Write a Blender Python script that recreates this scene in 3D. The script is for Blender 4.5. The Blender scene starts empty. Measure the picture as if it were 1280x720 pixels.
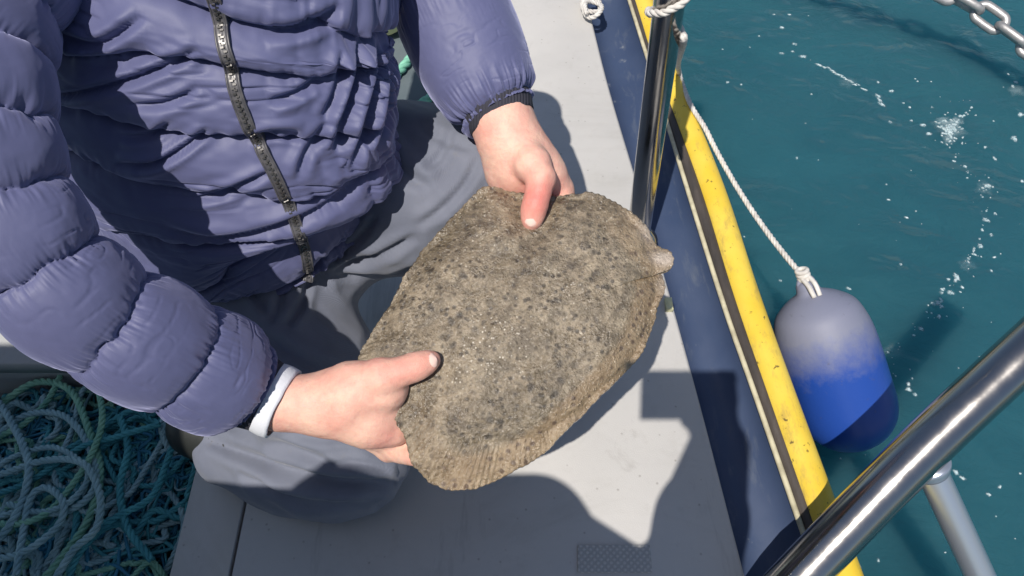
import bpy, math, random
import numpy as np
from mathutils import Vector
random.seed(7); RNG = np.random.default_rng(7)
scene = bpy.context.scene
col = scene.collection

# ------------------------------------------------------------------ camera
K = 0.75                      # metres per layout depth unit
PITCH = math.radians(55.0); FPX = 950.0
H = 1.45 * K
CAM = np.array([0.0, 0.0, H])
CR = np.array([1.0, 0, 0]); CF = np.array([0, math.cos(PITCH), -math.sin(PITCH)]); CU = np.array([0, math.sin(PITCH), math.cos(PITCH)])
cd = bpy.data.cameras.new('camera'); cam = bpy.data.objects.new('camera', cd); col.objects.link(cam)
cam.location = CAM; cam.rotation_euler = (math.pi/2 - PITCH, 0, 0)
cd.sensor_width = 36; cd.lens = FPX/1280*36; cd.clip_start = 0.02; cd.clip_end = 5000
scene.camera = cam

# ------------------------------------------------------------------ world, sun, exposure
LD = np.array([0.2137, 0.4645, -0.8957]); LD /= np.linalg.norm(LD)      # direction light travels
w = bpy.data.worlds.new('World'); scene.world = w; w.use_nodes = True
nt = w.node_tree; nt.nodes.clear()
sky = nt.nodes.new('ShaderNodeTexSky'); sky.sky_type = 'NISHITA'; sky.sun_disc = False
sky.sun_elevation = math.asin(-LD[2]); sky.sun_rotation = math.atan2(-LD[0], -LD[1])
bg = nt.nodes.new('ShaderNodeBackground'); bg.inputs[1].default_value = 0.085
out = nt.nodes.new('ShaderNodeOutputWorld')
nt.links.new(sky.outputs[0], bg.inputs[0]); nt.links.new(bg.outputs[0], out.inputs[0])
sd = bpy.data.lights.new('sun', 'SUN'); sd.energy = 4.6; sd.angle = math.radians(0.53); sd.color = (1.0, 0.94, 0.86)
sun = bpy.data.objects.new('sun', sd); col.objects.link(sun)
sun.rotation_euler = Vector(LD).to_track_quat('-Z', 'Y').to_euler(); sun.location = (-2, -4, 8)
vs = scene.view_settings; vs.view_transform = 'Standard'; vs.look = 'None'; vs.gamma = 1; vs.exposure = 0.0
vs.use_curve_mapping = False

# ------------------------------------------------------------------ helpers: layout
def ray(px, py, d):
    D = d*K
    return CAM + CR*((px-640)/FPX*D) + CU*((360-py)/FPX*D) + CF*D
def dirv(px, py): return CR*((px-640)/FPX) + CU*((360-py)/FPX) + CF
def onz(px, py, z):
    v = dirv(px, py); return CAM + v*((z-CAM[2])/v[2])
def pxm(r, d): return r*d*K/FPX            # pixels at layout depth -> metres
def project(P):
    q = P-CAM; dep = q@CF
    return np.stack([640+FPX*(q@CR)/dep, 360-FPX*(q@CU)/dep], -1), dep
def norm(v): return v/np.maximum(np.linalg.norm(v, axis=-1, keepdims=True), 1e-12)
def cat_rom(pts, t):
    pts = np.asarray(pts, float); n = len(pts); t = np.clip(np.asarray(t, float), 0, n-1)
    i = np.minimum(t.astype(int), n-2); f = (t-i)[:, None]
    p1 = pts[i]; p2 = pts[i+1]
    p0 = np.where((i > 0)[:, None], pts[np.maximum(i-1, 0)], 2*p1-p2); p3 = np.where((i+2 < n)[:, None], pts[np.minimum(i+2, n-1)], 2*p2-p1)
    return 0.5*((2*p1)+(p2-p0)*f+(2*p0-5*p1+4*p2-p3)*f**2+(3*p1-p0-3*p2+p3)*f**3)
def spline(pts, n):                        # resampled evenly along its length
    pts = np.asarray(pts, float); q = cat_rom(pts, np.linspace(0, len(pts)-1, max(200, n*2)))
    L = np.r_[0, np.cumsum(np.linalg.norm(np.diff(q, axis=0), axis=1))]
    s = np.linspace(0, L[-1], n)
    return np.stack([np.interp(s, L, q[:, k]) for k in range(q.shape[1])], 1)
def _h(ix, iy, iz, seed):
    h = (ix*374761393 + iy*668265263 + iz*2147483647 + seed*974634777) & 0xFFFFFFFF
    h = ((h ^ (h >> 13))*1274126177) & 0xFFFFFFFF
    return ((h ^ (h >> 16)) & 0xFFFFFF)/float(0xFFFFFF)
def vn(p, seed=0):                          # value noise, -1..1
    p = np.asarray(p, float); i = np.floor(p).astype(np.int64); f = p-i; f = f*f*f*(f*(f*6-15)+10)
    r = 0
    for dx in (0, 1):
        for dy in (0, 1):
            for dz in (0, 1):
                wgt = (f[..., 0] if dx else 1-f[..., 0])*(f[..., 1] if dy else 1-f[..., 1])*(f[..., 2] if dz else 1-f[..., 2])
                r = r + wgt*_h(i[..., 0]+dx, i[..., 1]+dy, i[..., 2]+dz, seed)
    return r*2-1
def fbm(p, o=3, seed=0):
    r = 0; a = 1.0; p = np.asarray(p, float)
    for k in range(o): r = r + a*vn(p*(2.03**k), seed+k); a *= 0.5
    return r
def sstep(a, b, x):
    t = np.clip((x-a)/(b-a), 0, 1); return t*t*(3-2*t)

# ------------------------------------------------------------------ helpers: objects
def tag(o, label=None, cat=None, group=None, kind=None):
    if label: o['label'] = label
    if cat: o['category'] = cat
    if group: o['group'] = group
    if kind: o['kind'] = kind
    return o
def empty(name, loc=(0, 0, 0)):
    o = bpy.data.objects.new(name, None); col.objects.link(o); o.location = loc; o.empty_display_size = 0.1
    return o
def obj(name, verts, faces, mat, parent=None, smooth=True, attrs=None):
    me = bpy.data.meshes.new(name); me.from_pydata([tuple(map(float, v)) for v in verts], [], [tuple(map(int, f)) for f in faces]); me.update()
    if smooth: me.polygons.foreach_set('use_smooth', [True]*len(me.polygons))
    if attrs:
        for k, a in attrs.items():
            at = me.attributes.new(k, 'FLOAT', 'POINT'); at.data.foreach_set('value', np.asarray(a, np.float32))
    if mat: me.materials.append(mat)
    o = bpy.data.objects.new(name, me); col.objects.link(o)
    if parent is not None:
        o.parent = parent; o.location = -Vector(parent_world(parent))
    return o
def parent_world(p):
    v = Vector(p.location)
    while p.parent is not None: p = p.parent; v = v+Vector(p.location)
    return v
class MB:                                   # mesh bucket
    def __init__(s): s.v = []; s.f = []; s.n = 0
    def add(s, v, f):
        v = np.asarray(v, float); s.v.append(v); s.f += [tuple(i+s.n for i in q) for q in f]; s.n += len(v)
    def build(s, name, mat, parent=None, smooth=True): return obj(name, np.concatenate(s.v), s.f, mat, parent, smooth)
def frames(P):
    T = norm(np.gradient(P, axis=0)); N = np.zeros_like(P)
    a = np.array([0, 0, 1.0]) if abs(T[0][2]) < .9 else np.array([1.0, 0, 0])
    N[0] = norm(a-T[0]*(a@T[0]))
    for i in range(1, len(P)): N[i] = norm(N[i-1]-T[i]*(N[i-1]@T[i]))
    return T, N, np.cross(T, N)
def tube(P, r, sides=10, cap=True, closed=False):
    P = np.asarray(P, float); n = len(P); r = np.broadcast_to(np.asarray(r, float), (n,))
    T, N, B = frames(P)
    a = np.linspace(0, 2*math.pi, sides, endpoint=False)
    V = P[:, None]+r[:, None, None]*(np.cos(a)[None, :, None]*N[:, None]+np.sin(a)[None, :, None]*B[:, None])
    V = V.reshape(-1, 3); F = []
    for i in range(n-1 if not closed else n):
        j = (i+1) % n
        for k in range(sides): F.append((i*sides+k, i*sides+(k+1) % sides, j*sides+(k+1) % sides, j*sides+k))
    if cap and not closed:
        V = np.concatenate([V, P[:1], P[-1:]]); c0 = n*sides; c1 = c0+1
        for k in range(sides):
            F.append((c0, (k+1) % sides, k)); F.append((c1, (n-1)*sides+k, (n-1)*sides+(k+1) % sides))
    return V, F
def rope_geo(P, r, pitch=None, strands=3, sides=6, phase=0.0):
    """laid rope: helical strands round a path that is evenly sampled"""
    P = np.asarray(P, float); T, N, B = frames(P)
    L = np.r_[0, np.cumsum(np.linalg.norm(np.diff(P, axis=0), axis=1))]
    pitch = pitch or r*6.5; V = []; F = []; n = 0
    for k in range(strands):
        a = L/pitch*2*math.pi+k*2*math.pi/strands+phase
        Q = P+(r*0.5)*(np.cos(a)[:, None]*N+np.sin(a)[:, None]*B)
        v, f = tube(Q, r*0.56, sides); V.append(v); F += [tuple(i+n for i in q) for q in f]; n += len(v)
    return np.concatenate(V), F
def box_geo(lo, hi, bev=0.0):
    lo = np.array(lo, float); hi = np.array(hi, float)
    if bev <= 0:
        v = [(x, y, z) for x in (lo[0], hi[0]) for y in (lo[1], hi[1]) for z in (lo[2], hi[2])]
        return np.array(v), [(0, 1, 3, 2), (4, 6, 7, 5), (0, 4, 5, 1), (2, 3, 7, 6), (0, 2, 6, 4), (1, 5, 7, 3)]
    V = []; F = []
    prof = [(bev, lo[2]), (0, lo[2]+bev), (0, hi[2]-bev), (bev*.3, hi[2]-bev*.3), (bev, hi[2])]
    for o, z in prof: V += [(lo[0]+o, lo[1]+o, z), (hi[0]-o, lo[1]+o, z), (hi[0]-o, hi[1]-o, z), (lo[0]+o, hi[1]-o, z)]
    for i in range(4):
        for k in range(4): F.append((i*4+k, i*4+(k+1) % 4, i*4+4+(k+1) % 4, i*4+4+k))
    F.append((3, 2, 1, 0)); F.append((16, 17, 18, 19))
    return np.array(V), F
def prism(poly, z0, z1, bev=0.004):         # polygon (ccw) extruded, small top bevel
    poly = np.asarray(poly, float); n = len(poly); c = poly.mean(0)
    ins = poly+(c-poly)/np.linalg.norm(c-poly, axis=1)[:, None]*bev
    V = np.concatenate([np.c_[poly, np.full(n, z0)], np.c_[poly, np.full(n, z1-bev)], np.c_[ins, np.full(n, z1)]]); F = []
    for l in (0, 1):
        for k in range(n): F.append((l*n+k, l*n+(k+1) % n, l*n+n+(k+1) % n, l*n+n+k))
    F.append(tuple(range(2*n, 3*n))); F.append(tuple(range(n-1, -1, -1)))
    return V, F
def strip(rows):                            # rows: list of polylines (n,3) -> lofted sheet
    R = np.asarray(rows, float); m, n, _ = R.shape
    F = [(i*n+j, i*n+j+1, (i+1)*n+j+1, (i+1)*n+j) for i in range(m-1) for j in range(n-1)]
    return R.reshape(-1, 3), F
def ellipsoid(c, ax, rad, nu=16, nv=10):
    ax = np.asarray(ax, float); V = []; F = []
    for j in range(nv+1):
        th = math.pi*j/nv
        for i in range(nu):
            a = 2*math.pi*i/nu
            V.append(np.asarray(c)+ax[0]*rad[0]*math.sin(th)*math.cos(a)+ax[1]*rad[1]*math.sin(th)*math.sin(a)+ax[2]*rad[2]*math.cos(th))
    for j in range(nv):
        for i in range(nu): F.append((j*nu+i, j*nu+(i+1) % nu, (j+1)*nu+(i+1) % nu, (j+1)*nu+i))
    return np.array(V), F

# ------------------------------------------------------------------ helpers: signed distance bodies (one continuous surface)
def sdf_eval(P, A, Bv, RA, RB, kk):
    d = None
    for a, b, ra, rb, k in zip(A, Bv, RA, RB, kk):
        ba = b-a; t = np.clip(((P-a)@ba)/max(ba@ba, 1e-12), 0, 1)
        q = np.linalg.norm(P-a-t[..., None]*ba, axis=-1)-(ra+t*(rb-ra))
        if d is None: d = q
        else:
            h = np.clip(k-np.abs(d-q), 0, None)/k
            d = np.minimum(d, q)-h*h*k*0.25
    return d
def sdf_mesh(prims, vox, newton=2):
    """prims: (a, b, ra, rb, k). sparse surface nets"""
    A = [np.asarray(p[0], float) for p in prims]; B = [np.asarray(p[1], float) for p in prims]
    RA = [p[2] for p in prims]; RB = [p[3] for p in prims]; KK = [p[4] for p in prims]
    bs = 8; S = vox*bs; keys = set()
    for a, b, ra, rb in zip(A, B, RA, RB):
        r = max(ra, rb)+vox*2
        lo = np.floor((np.minimum(a, b)-r)/S).astype(int); hi = np.floor((np.maximum(a, b)+r)/S).astype(int)
        for x in range(lo[0], hi[0]+1):
            for y in range(lo[1], hi[1]+1):
                for z in range(lo[2], hi[2]+1): keys.add((x, y, z))
    kb = np.array(sorted(keys)); cen = (kb+0.5)*S
    dc = sdf_eval(cen, A, B, RA, RB, KK); keep = np.abs(dc) < S*0.9+0.012; kb = kb[keep]; cen = cen[keep]
    prim_d = np.stack([sdf_eval(cen, [a], [b], [ra], [rb], [1]) for a, b, ra, rb in zip(A, B, RA, RB)], 1)
    g = np.stack(np.meshgrid(*[np.arange(bs+1)]*3, indexing='ij'), -1)
    vals = np.empty((len(kb), bs+1, bs+1, bs+1))
    for i, k in enumerate(kb):
        P = (k*bs+g)*vox; m = prim_d[i]; use = np.where(m < m.min()+S*1.8+0.03)[0]
        vals[i] = sdf_eval(P, [A[u] for u in use], [B[u] for u in use], [RA[u] for u in use], [RB[u] for u in use], [KK[u] for u in use])
    ins = vals < 0
    corner = [(x, y, z) for x in (0, 1) for y in (0, 1) for z in (0, 1)]
    cnt = sum(ins[:, x:x+bs, y:y+bs, z:z+bs].astype(int) for x, y, z in corner)
    bi, cx, cy, cz = np.where((cnt > 0) & (cnt < 8))
    cell = kb[bi]*bs+np.stack([cx, cy, cz], 1)
    acc = np.zeros((len(bi), 3)); num = np.zeros(len(bi))
    for i1, c1 in enumerate(corner):
        for c2 in corner[i1+1:]:
            if sum(abs(p-q) for p, q in zip(c1, c2)) != 1: continue
            v1 = vals[bi, cx+c1[0], cy+c1[1], cz+c1[2]]; v2 = vals[bi, cx+c2[0], cy+c2[1], cz+c2[2]]
            m = (v1 < 0) != (v2 < 0); t = np.where(m, v1/np.where(m, v1-v2, 1), 0)
            acc += np.where(m[:, None], np.array(c1)+t[:, None]*(np.array(c2)-np.array(c1)), 0); num += m
    V = (cell+acc/num[:, None])*vox
    off = 1 << 20
    def key(c): c = c.astype(np.int64)+off//2; return (c[:, 0]*off+c[:, 1])*off+c[:, 2]
    kk = key(cell); order = np.argsort(kk); ks = kk[order]
    F = []
    for ax in range(3):
        sl0 = [slice(None)]+[slice(0, bs)]*3; sl1 = list(sl0); sl1[ax+1] = slice(1, bs+1)
        s0 = ins[tuple(sl0)]; s1 = ins[tuple(sl1)]
        b2, x, y, z = np.where(s0 != s1); flip = s0[b2, x, y, z]
        base = kb[b2]*bs+np.stack([x, y, z], 1); u = (ax+1) % 3; v = (ax+2) % 3; q = []
        for du, dv in ((0, 0), (-1, 0), (-1, -1), (0, -1)):
            c = base.copy(); c[:, u] += du; c[:, v] += dv; kq = key(c); p = np.clip(np.searchsorted(ks, kq), 0, len(ks)-1)
            q.append(np.where(ks[p] == kq, order[p], -1))
        q = np.stack(q, 1); ok = (q >= 0).all(1); q = q[ok]; fl = flip[ok]
        q[~fl] = q[~fl][:, ::-1]; F.append(q)
    F = np.concatenate(F)
    e = vox*0.5
    for _ in range(newton):
        d = sdf_eval(V, A, B, RA, RB, KK)
        G = np.stack([sdf_eval(V+np.eye(3)[i]*e, A, B, RA, RB, KK)-d for i in range(3)], 1)/e
        V = V-np.clip(d, -vox, vox)[:, None]*G/np.maximum((G*G).sum(1), .3)[:, None]
    return V, F
def vnormals(V, F):
    F = np.asarray(F); n = np.cross(V[F[:, 2]]-V[F[:, 0]], V[F[:, 3]]-V[F[:, 1]]); N = np.zeros_like(V)
    for k in range(4): np.add.at(N, F[:, k], n)
    return norm(N)
def chain_prims(pts, k=0.01):               # [(pos, r), ...] -> cones
    return [(pts[i][0], pts[i+1][0], pts[i][1], pts[i+1][1], k) for i in range(len(pts)-1)]

# ------------------------------------------------------------------ materials
class NT:
    def __init__(s, name):
        s.m = bpy.data.materials.new(name); s.m.use_nodes = True; s.t = s.m.node_tree; s.t.nodes.clear()
        s.o = s.t.nodes.new('ShaderNodeOutputMaterial'); s.b = s.t.nodes.new('ShaderNodeBsdfPrincipled'); s.t.links.new(s.b.outputs[0], s.o.inputs[0])
        s.tc = s.t.nodes.new('ShaderNodeTexCoord')
    def set(s, **kw):
        for k, v in kw.items():
            i = s.b.inputs[k.replace('_', ' ')]
            if isinstance(v, bpy.types.NodeSocket): s.t.links.new(v, i)
            elif isinstance(v, (tuple, list)): i.default_value = (*v, 1.0) if len(v) == 3 and i.type == 'RGBA' else v
            else: i.default_value = v
        return s
    def node(s, typ, ins=None, **kw):
        n = s.t.nodes.new(typ)
        for k, v in kw.items(): setattr(n, k, v)
        for k, v in (ins or {}).items():
            if isinstance(v, bpy.types.NodeSocket): s.t.links.new(v, n.inputs[k])
            else:
                i = n.inputs[k]
                i.default_value = (*v, 1.0) if isinstance(v, (tuple, list)) and len(v) == 3 and i.type == 'RGBA' else v
        return n
    def coords(s, scale=(1, 1, 1), rot=(0, 0, 0), src=None):
        return s.node('ShaderNodeMapping', {'Vector': src or s.tc.outputs['Object'], 'Scale': scale, 'Rotation': rot}).outputs[0]
    def noise(s, scale, detail=4, rough=.55, vec=None, dist=0.0):
        return s.node('ShaderNodeTexNoise', {'Vector': vec or s.tc.outputs['Object'], 'Scale': scale, 'Detail': detail, 'Roughness': rough, 'Distortion': dist}).outputs[0]
    def voro(s, scale, vec=None, feature='F1', rnd=1.0):
        n = s.node('ShaderNodeTexVoronoi', {'Vector': vec or s.tc.outputs['Object'], 'Scale': scale, 'Randomness': rnd}); n.feature = feature
        return n.outputs['Distance']
    def ramp(s, fac, stops):
        n = s.node('ShaderNodeValToRGB', {'Fac': fac}); e = n.color_ramp.elements
        while len(e) < len(stops): e.new(.5)
        for i, (p, c) in enumerate(stops):
            e[i].position = p; e[i].color = (*c, 1) if isinstance(c, (tuple, list)) else (c, c, c, 1)
        return n.outputs[0]
    def mix(s, fac, a, b, mode='MIX'):
        n = s.node('ShaderNodeMix', data_type='RGBA', blend_type=mode)
        for k, v in ((0, fac), (6, a), (7, b)):
            if isinstance(v, bpy.types.NodeSocket): s.t.links.new(v, n.inputs[k])
            else: n.inputs[k].default_value = (*v, 1) if isinstance(v, (tuple, list)) else v
        return n.outputs[2]
    def math(s, op, a, b=0.0):
        return s.node('ShaderNodeMath', {0: a, 1: b}, operation=op).outputs[0]
    def attr(s, name): return s.node('ShaderNodeAttribute', attribute_name=name).outputs['Fac']
    def bump(s, h, strength=.3, dist=.01, prev=None):
        ins = {'Height': h, 'Strength': strength, 'Distance': dist}
        if prev: ins['Normal'] = prev
        return s.node('ShaderNodeBump', ins).outputs[0]
M = {}
def mk(name):
    t = NT(name); M[name] = t.m; return t

t = mk('jacket_nylon')
n1 = t.noise(9, 5); fine = t.noise(420, 2)
c = t.mix(t.ramp(n1, [(.3, 0.0), (.75, 1.0)]), (.100, .109, .222), (.118, .126, .245))
h = t.noise(22, 4, .5, dist=.5)
bp = t.bump(h, .08, .008); bp = t.bump(fine, .04, .001, bp)
t.set(Base_Color=c, Roughness=.56, Specular_IOR_Level=.4, Sheen_Weight=.6, Sheen_Roughness=.45, Sheen_Tint=(.6, .62, .95), Normal=bp)
t = mk('cuff_rib'); ww = t.node('ShaderNodeTexWave', {'Vector': t.tc.outputs['Object'], 'Scale': 90.0, 'Distortion': 2.0}).outputs[1]
t.set(Base_Color=(.035, .035, .05), Roughness=.85, Normal=t.bump(ww, .4, .002))
t = mk('zip_metal'); t.set(Base_Color=(.16, .155, .15), Metallic=.8, Roughness=.42)
t = mk('zip_tape'); t.set(Base_Color=t.ramp(t.noise(120, 4), [(.3, (.055, .055, .065)), (.7, (.12, .115, .12))]), Roughness=.38, Specular_IOR_Level=.7)
t = mk('shirt_white'); t.set(Base_Color=(.72, .74, .80), Roughness=.85, Normal=t.bump(t.noise(500, 2), .2, .002))
t = mk('trouser_cloth')
c = t.mix(t.ramp(t.noise(14, 5), [(.3, 0.0), (.75, 1.0)]), (.135, .15, .20), (.19, .205, .26))
c = t.mix(t.ramp(t.noise(60, 5, .7), [(.60, 0.0), (.75, .45)]), c, (.2, .2, .21))
t.set(Base_Color=c, Roughness=.8, Sheen_Weight=.2, Normal=t.bump(t.node('ShaderNodeTexWave', {'Vector': t.coords((1, 1, 1), (.3, .5, .7)), 'Scale': 260.0, 'Distortion': 1.0}).outputs[1], .25, .0008, t.bump(t.noise(26, 4), .15, .006)))
t = mk('boot_rubber'); t.set(Base_Color=(.02, .022, .02), Roughness=.45, Normal=t.bump(t.noise(60, 4), .15, .003))
t = mk('skin')
n = t.noise(28, 5, .62); red = t.attr('red')
c = t.mix(t.ramp(n, [(.34, 0.0), (.66, 1.0)]), (.84, .54, .42), (.79, .40, .32))
c = t.mix(t.ramp(t.noise(140, 3, .6), [(.5, 0.0), (.72, .35)]), c, (.68, .30, .25))
c = t.mix(red, c, (.70, .20, .17))
cell = t.voro(900); cr = t.noise(120, 4, .6, vec=t.coords((1, 1, 1)))
bp = t.bump(cell, .25, .0010, t.bump(cr, .35, .0030))
t.set(Base_Color=c, Roughness=t.ramp(t.noise(80, 3), [(.3, .48), (.7, .62)]), Subsurface_Weight=.18, Subsurface_Radius=(.008, .003, .0015), Subsurface_Scale=.6, Normal=bp)
t = mk('nail'); t.set(Base_Color=(.88, .62, .54), Roughness=.22, Coat_Weight=.3)
t = mk('hair'); t.set(Base_Color=(.02, .015, .012), Roughness=.55, Normal=t.bump(t.noise(220, 2, vec=t.coords((1, 1, .15))), .6, .004))
t = mk('eye'); t.set(Base_Color=(.05, .03, .02), Roughness=.1)
t = mk('dark_coat'); t.set(Base_Color=(.05, .05, .06), Roughness=.8, Normal=t.bump(t.noise(40, 4), .3, .006))
t = mk('phone_black'); t.set(Base_Color=(.01, .01, .012), Roughness=.25)

# turbot skin
t = mk('turbot_skin')
big = t.noise(15, 6, .68); mid = t.noise(62, 5, .72); mid2 = t.noise(150, 4, .7); rim = t.attr('rim'); fin = t.attr('fin')
c = t.ramp(big, [(.30, (.150, .115, .068)), (.48, (.275, .218, .145)), (.70, (.40, .325, .225))])
c = t.mix(t.ramp(mid, [(.40, .80), (.60, 0.0)]), c, (.105, .080, .048))
c = t.mix(t.ramp(mid2, [(.54, 0.0), (.70, .50)]), c, (.42, .35, .255))
c = t.mix(t.ramp(mid2, [(.34, .45), (.45, 0.0)]), c, (.085, .062, .042))
sp = t.voro(125); c = t.mix(t.math('MULTIPLY', t.ramp(sp, [(.20, 1.0), (.40, 0.0)]), t.ramp(t.noise(26, 4), [(.34, 0.0), (.54, .9)])), c, (.050, .037, .024))
sp5 = t.voro(64); c = t.mix(t.math('MULTIPLY', t.ramp(sp5, [(.14, 1.0), (.36, 0.0)]), t.ramp(t.noise(13, 4), [(.42, 0.0), (.56, .85)])), c, (.045, .034, .022))
sp3 = t.voro(21, vec=t.coords((1, 1, 1))); c = t.mix(t.math('MULTIPLY', t.ramp(sp3, [(.08, .95), (.46, 0.0)]), t.ramp(mid2, [(.35, 1.0), (.62, .2)])), c, (.075, .055, .036))
sp2 = t.voro(200); c = t.mix(t.math('MULTIPLY', t.ramp(sp2, [(.08, 1.0), (.26, 0.0)]), t.ramp(t.noise(11, 4), [(.52, 0.0), (.64, .9)])), c, (.66, .60, .50))  # pale tubercle dots, clustered to stand in for wet glints
c = t.mix(t.math('MULTIPLY', rim, .5), c, (.36, .245, .135))
sp4 = t.voro(95); c = t.mix(t.math('MULTIPLY', t.math('MULTIPLY', t.ramp(sp4, [(.16, 1.0), (.34, 0.0)]), rim), .85), c, (.085, .050, .032))
c = t.mix(t.attr('pale'), c, (.52, .44, .37))
tub = t.voro(230); fb = t.noise(300, 3, .7)
bp = t.bump(t.ramp(tub, [(.0, 1.0), (.42, 0.0)]), .45, .0028, t.bump(mid, .35, .004)); bp = t.bump(fb, .75, .0026, bp)
t.set(Base_Color=c, Roughness=t.ramp(t.noise(30, 5, .6), [(.36, .15), (.62, .42)]), Specular_IOR_Level=.6, Normal=bp, Coat_Weight=1.0, Coat_Roughness=.17, Coat_Normal=t.bump(t.noise(170, 3, .7), 1.0, .0060, t.bump(mid, .4, .006)))

# boat
def nonskid(name, ca, cb, seam=False):
    t = mk(name)
    c = t.mix(t.ramp(t.noise(3.2, 6, .6), [(.3, 0.0), (.7, 1.0)]), ca, cb)
    c = t.mix(t.ramp(t.noise(26, 6, .7), [(.55, 0.0), (.75, .35)]), c, (.40, .385, .36))
    c = t.mix(t.ramp(t.noise(7, 7, .75, dist=.8), [(.62, 0.0), (.72, .38)]), c, (.27, .255, .235))
    c = t.mix(t.ramp(t.voro(42), [(.04, .5), (.10, 0.0)]), c, (.2, .18, .16))
    st = t.noise(9, 6, .7, vec=t.coords((1, .16, 1), (0, 0, .4)), dist=.3); c = t.mix(t.ramp(st, [(.60, 0.0), (.66, .30), (.72, 0.0)]), c, (.22, .215, .21))
    st2 = t.noise(2.3, 7, .72, dist=1.2); c = t.mix(t.ramp(st2, [(.50, 0.0), (.68, .42)]), c, (.36, .345, .315))
    t.set(Base_Color=c, Roughness=t.ramp(t.noise(11, 4), [(.3, .55), (.7, .8)]), Normal=t.bump(t.noise(650, 2), .25, .0012, t.bump(t.noise(20, 4), .12, .004)))
nonskid('deck_paint', (.50, .49, .475), (.58, .565, .545))
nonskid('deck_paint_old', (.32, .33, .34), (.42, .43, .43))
t = mk('deck_shade_grey'); t.set(Base_Color=t.ramp(t.noise(12, 5), [(.3, (.10, .13, .145)), (.7, (.14, .17, .185))]), Roughness=.6, Normal=t.bump(t.noise(400, 2), .2, .001))  # deck grey with the fisherman's shade put into the base colour
t = mk('nonslip_rubber')
wa = t.node('ShaderNodeTexWave', {'Vector': t.coords((1, 1, 1), (0, 0, .78)), 'Scale': 48.0}).outputs[1]; wb = t.node('ShaderNodeTexWave', {'Vector': t.coords((1, 1, 1), (0, 0, -.78)), 'Scale': 48.0}).outputs[1]
hh = t.math('MULTIPLY', wa, wb); t.set(Base_Color=t.ramp(hh, [(.1, (.40, .40, .395)), (.6, (.53, .52, .51))]), Roughness=.8, Normal=t.bump(hh, .4, .002))
t = mk('navy_paint')
c = t.mix(t.ramp(t.noise(5, 5), [(.35, 0.0), (.7, 1.0)]), (.040, .062, .125), (.058, .084, .155))
c = t.mix(t.ramp(t.noise(24, 7, .75, vec=t.coords((1, .3, 1)), dist=.5), [(.56, 0.0), (.72, .5)]), c, (.16, .18, .21))
c = t.mix(t.ramp(t.noise(11, 6, .7), [(.64, 0.0), (.70, .6)]), c, (.26, .28, .30))
t.set(Base_Color=c, Roughness=t.ramp(t.noise(16, 5), [(.3, .32), (.7, .6)]), Normal=t.bump(t.noise(12, 5), .15, .008))
t = mk('cream_bead'); t.set(Base_Color=t.ramp(t.noise(40, 5), [(.35, (.42, .38, .26)), (.6, (.62, .57, .40))]), Roughness=.5)
t = mk('grey_rubber')
c = t.ramp(t.noise(20, 6, .7, vec=t.coords((1, .2, 1))), [(.3, (.030, .027, .026)), (.55, (.075, .062, .055)), (.8, (.15, .13, .115))])
t.set(Base_Color=c, Roughness=.6, Normal=t.bump(t.noise(60, 4, vec=t.coords((1, .2, 1))), .4, .004))
t = mk('yellow_paint')
c = t.mix(t.ramp(t.noise(9, 5), [(.35, 0.0), (.7, 1.0)]), (.76, .52, .040), (.82, .62, .10))
c = t.mix(t.ramp(t.noise(34, 6, .75, vec=t.coords((1, .35, 1))), [(.54, 0.0), (.70, .75)]), c, (.44, .31, .09))
c = t.mix(t.ramp(t.noise(85, 4, .6), [(.64, 0.0), (.70, .85)]), c, (.10, .07, .03))
t.set(Base_Color=c, Roughness=.42, Normal=t.bump(t.noise(45, 4), .2, .003))
t = mk('steel')
sc = t.noise(26, 4, .6, vec=t.coords((1, 1, 1)))
t.set(Base_Color=(.40, .385, .37), Metallic=1.0, Roughness=t.ramp(sc, [(.3, .10), (.7, .24)]), Normal=t.bump(t.noise(60, 3), .03, .002))
t = mk('steel_sky_tint'); t.set(Base_Color=(.52, .57, .66), Metallic=.75, Roughness=.28, Normal=t.bump(t.noise(80, 3), .04, .002))  # pale blue base stands in for sky reflected in the steel strut
t = mk('hull_white'); t.set(Base_Color=(.6, .6, .58), Roughness=.4)
t = mk('well_floor'); t.set(Base_Color=t.ramp(t.noise(8, 5), [(.3, (.09, .10, .11)), (.7, (.17, .18, .19))]), Roughness=.75)
t = mk('rope_white'); t.set(Base_Color=t.ramp(t.noise(90, 4), [(.3, (.50, .47, .44)), (.65, (.72, .70, .66))]), Roughness=.85, Normal=t.bump(t.noise(900, 2), .3, .001))
def ropemat(name, a, b):
    t = mk(name); t.set(Base_Color=t.ramp(t.noise(35, 5, .65), [(.3, a), (.7, b)]), Roughness=.7, Normal=t.bump(t.noise(800, 2), .35, .001))
ropemat('rope_teal', (.03, .20, .24), (.09, .38, .40))
ropemat('rope_green', (.13, .34, .25), (.30, .56, .38))
ropemat('rope_grey', (.18, .33, .36), (.36, .54, .55))
ropemat('rope_blue', (.02, .14, .24), (.05, .27, .38))
ropemat('rope_mint', (.14, .42, .30), (.26, .58, .43))
t = mk('fender_vinyl')
ax = t.attr('along'); dirt = t.noise(26, 6, .7)
m_ = t.ramp(t.math('ADD', ax, t.math('MULTIPLY', t.math('SUBTRACT', dirt, .5), .30)), [(.26, 1.0), (.52, 0.0)])
c = t.mix(t.math('MULTIPLY', m_, .9), (.018, .066, .33), (.22, .23, .29))
c = t.mix(t.ramp(t.noise(60, 5, .7), [(.62, 0.0), (.75, .5)]), c, (.09, .09, .11))
t.set(Base_Color=c, Roughness=t.math('ADD', t.math('MULTIPLY', m_, .25), .33), Normal=t.bump(t.noise(70, 4), .12, .003))
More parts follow.
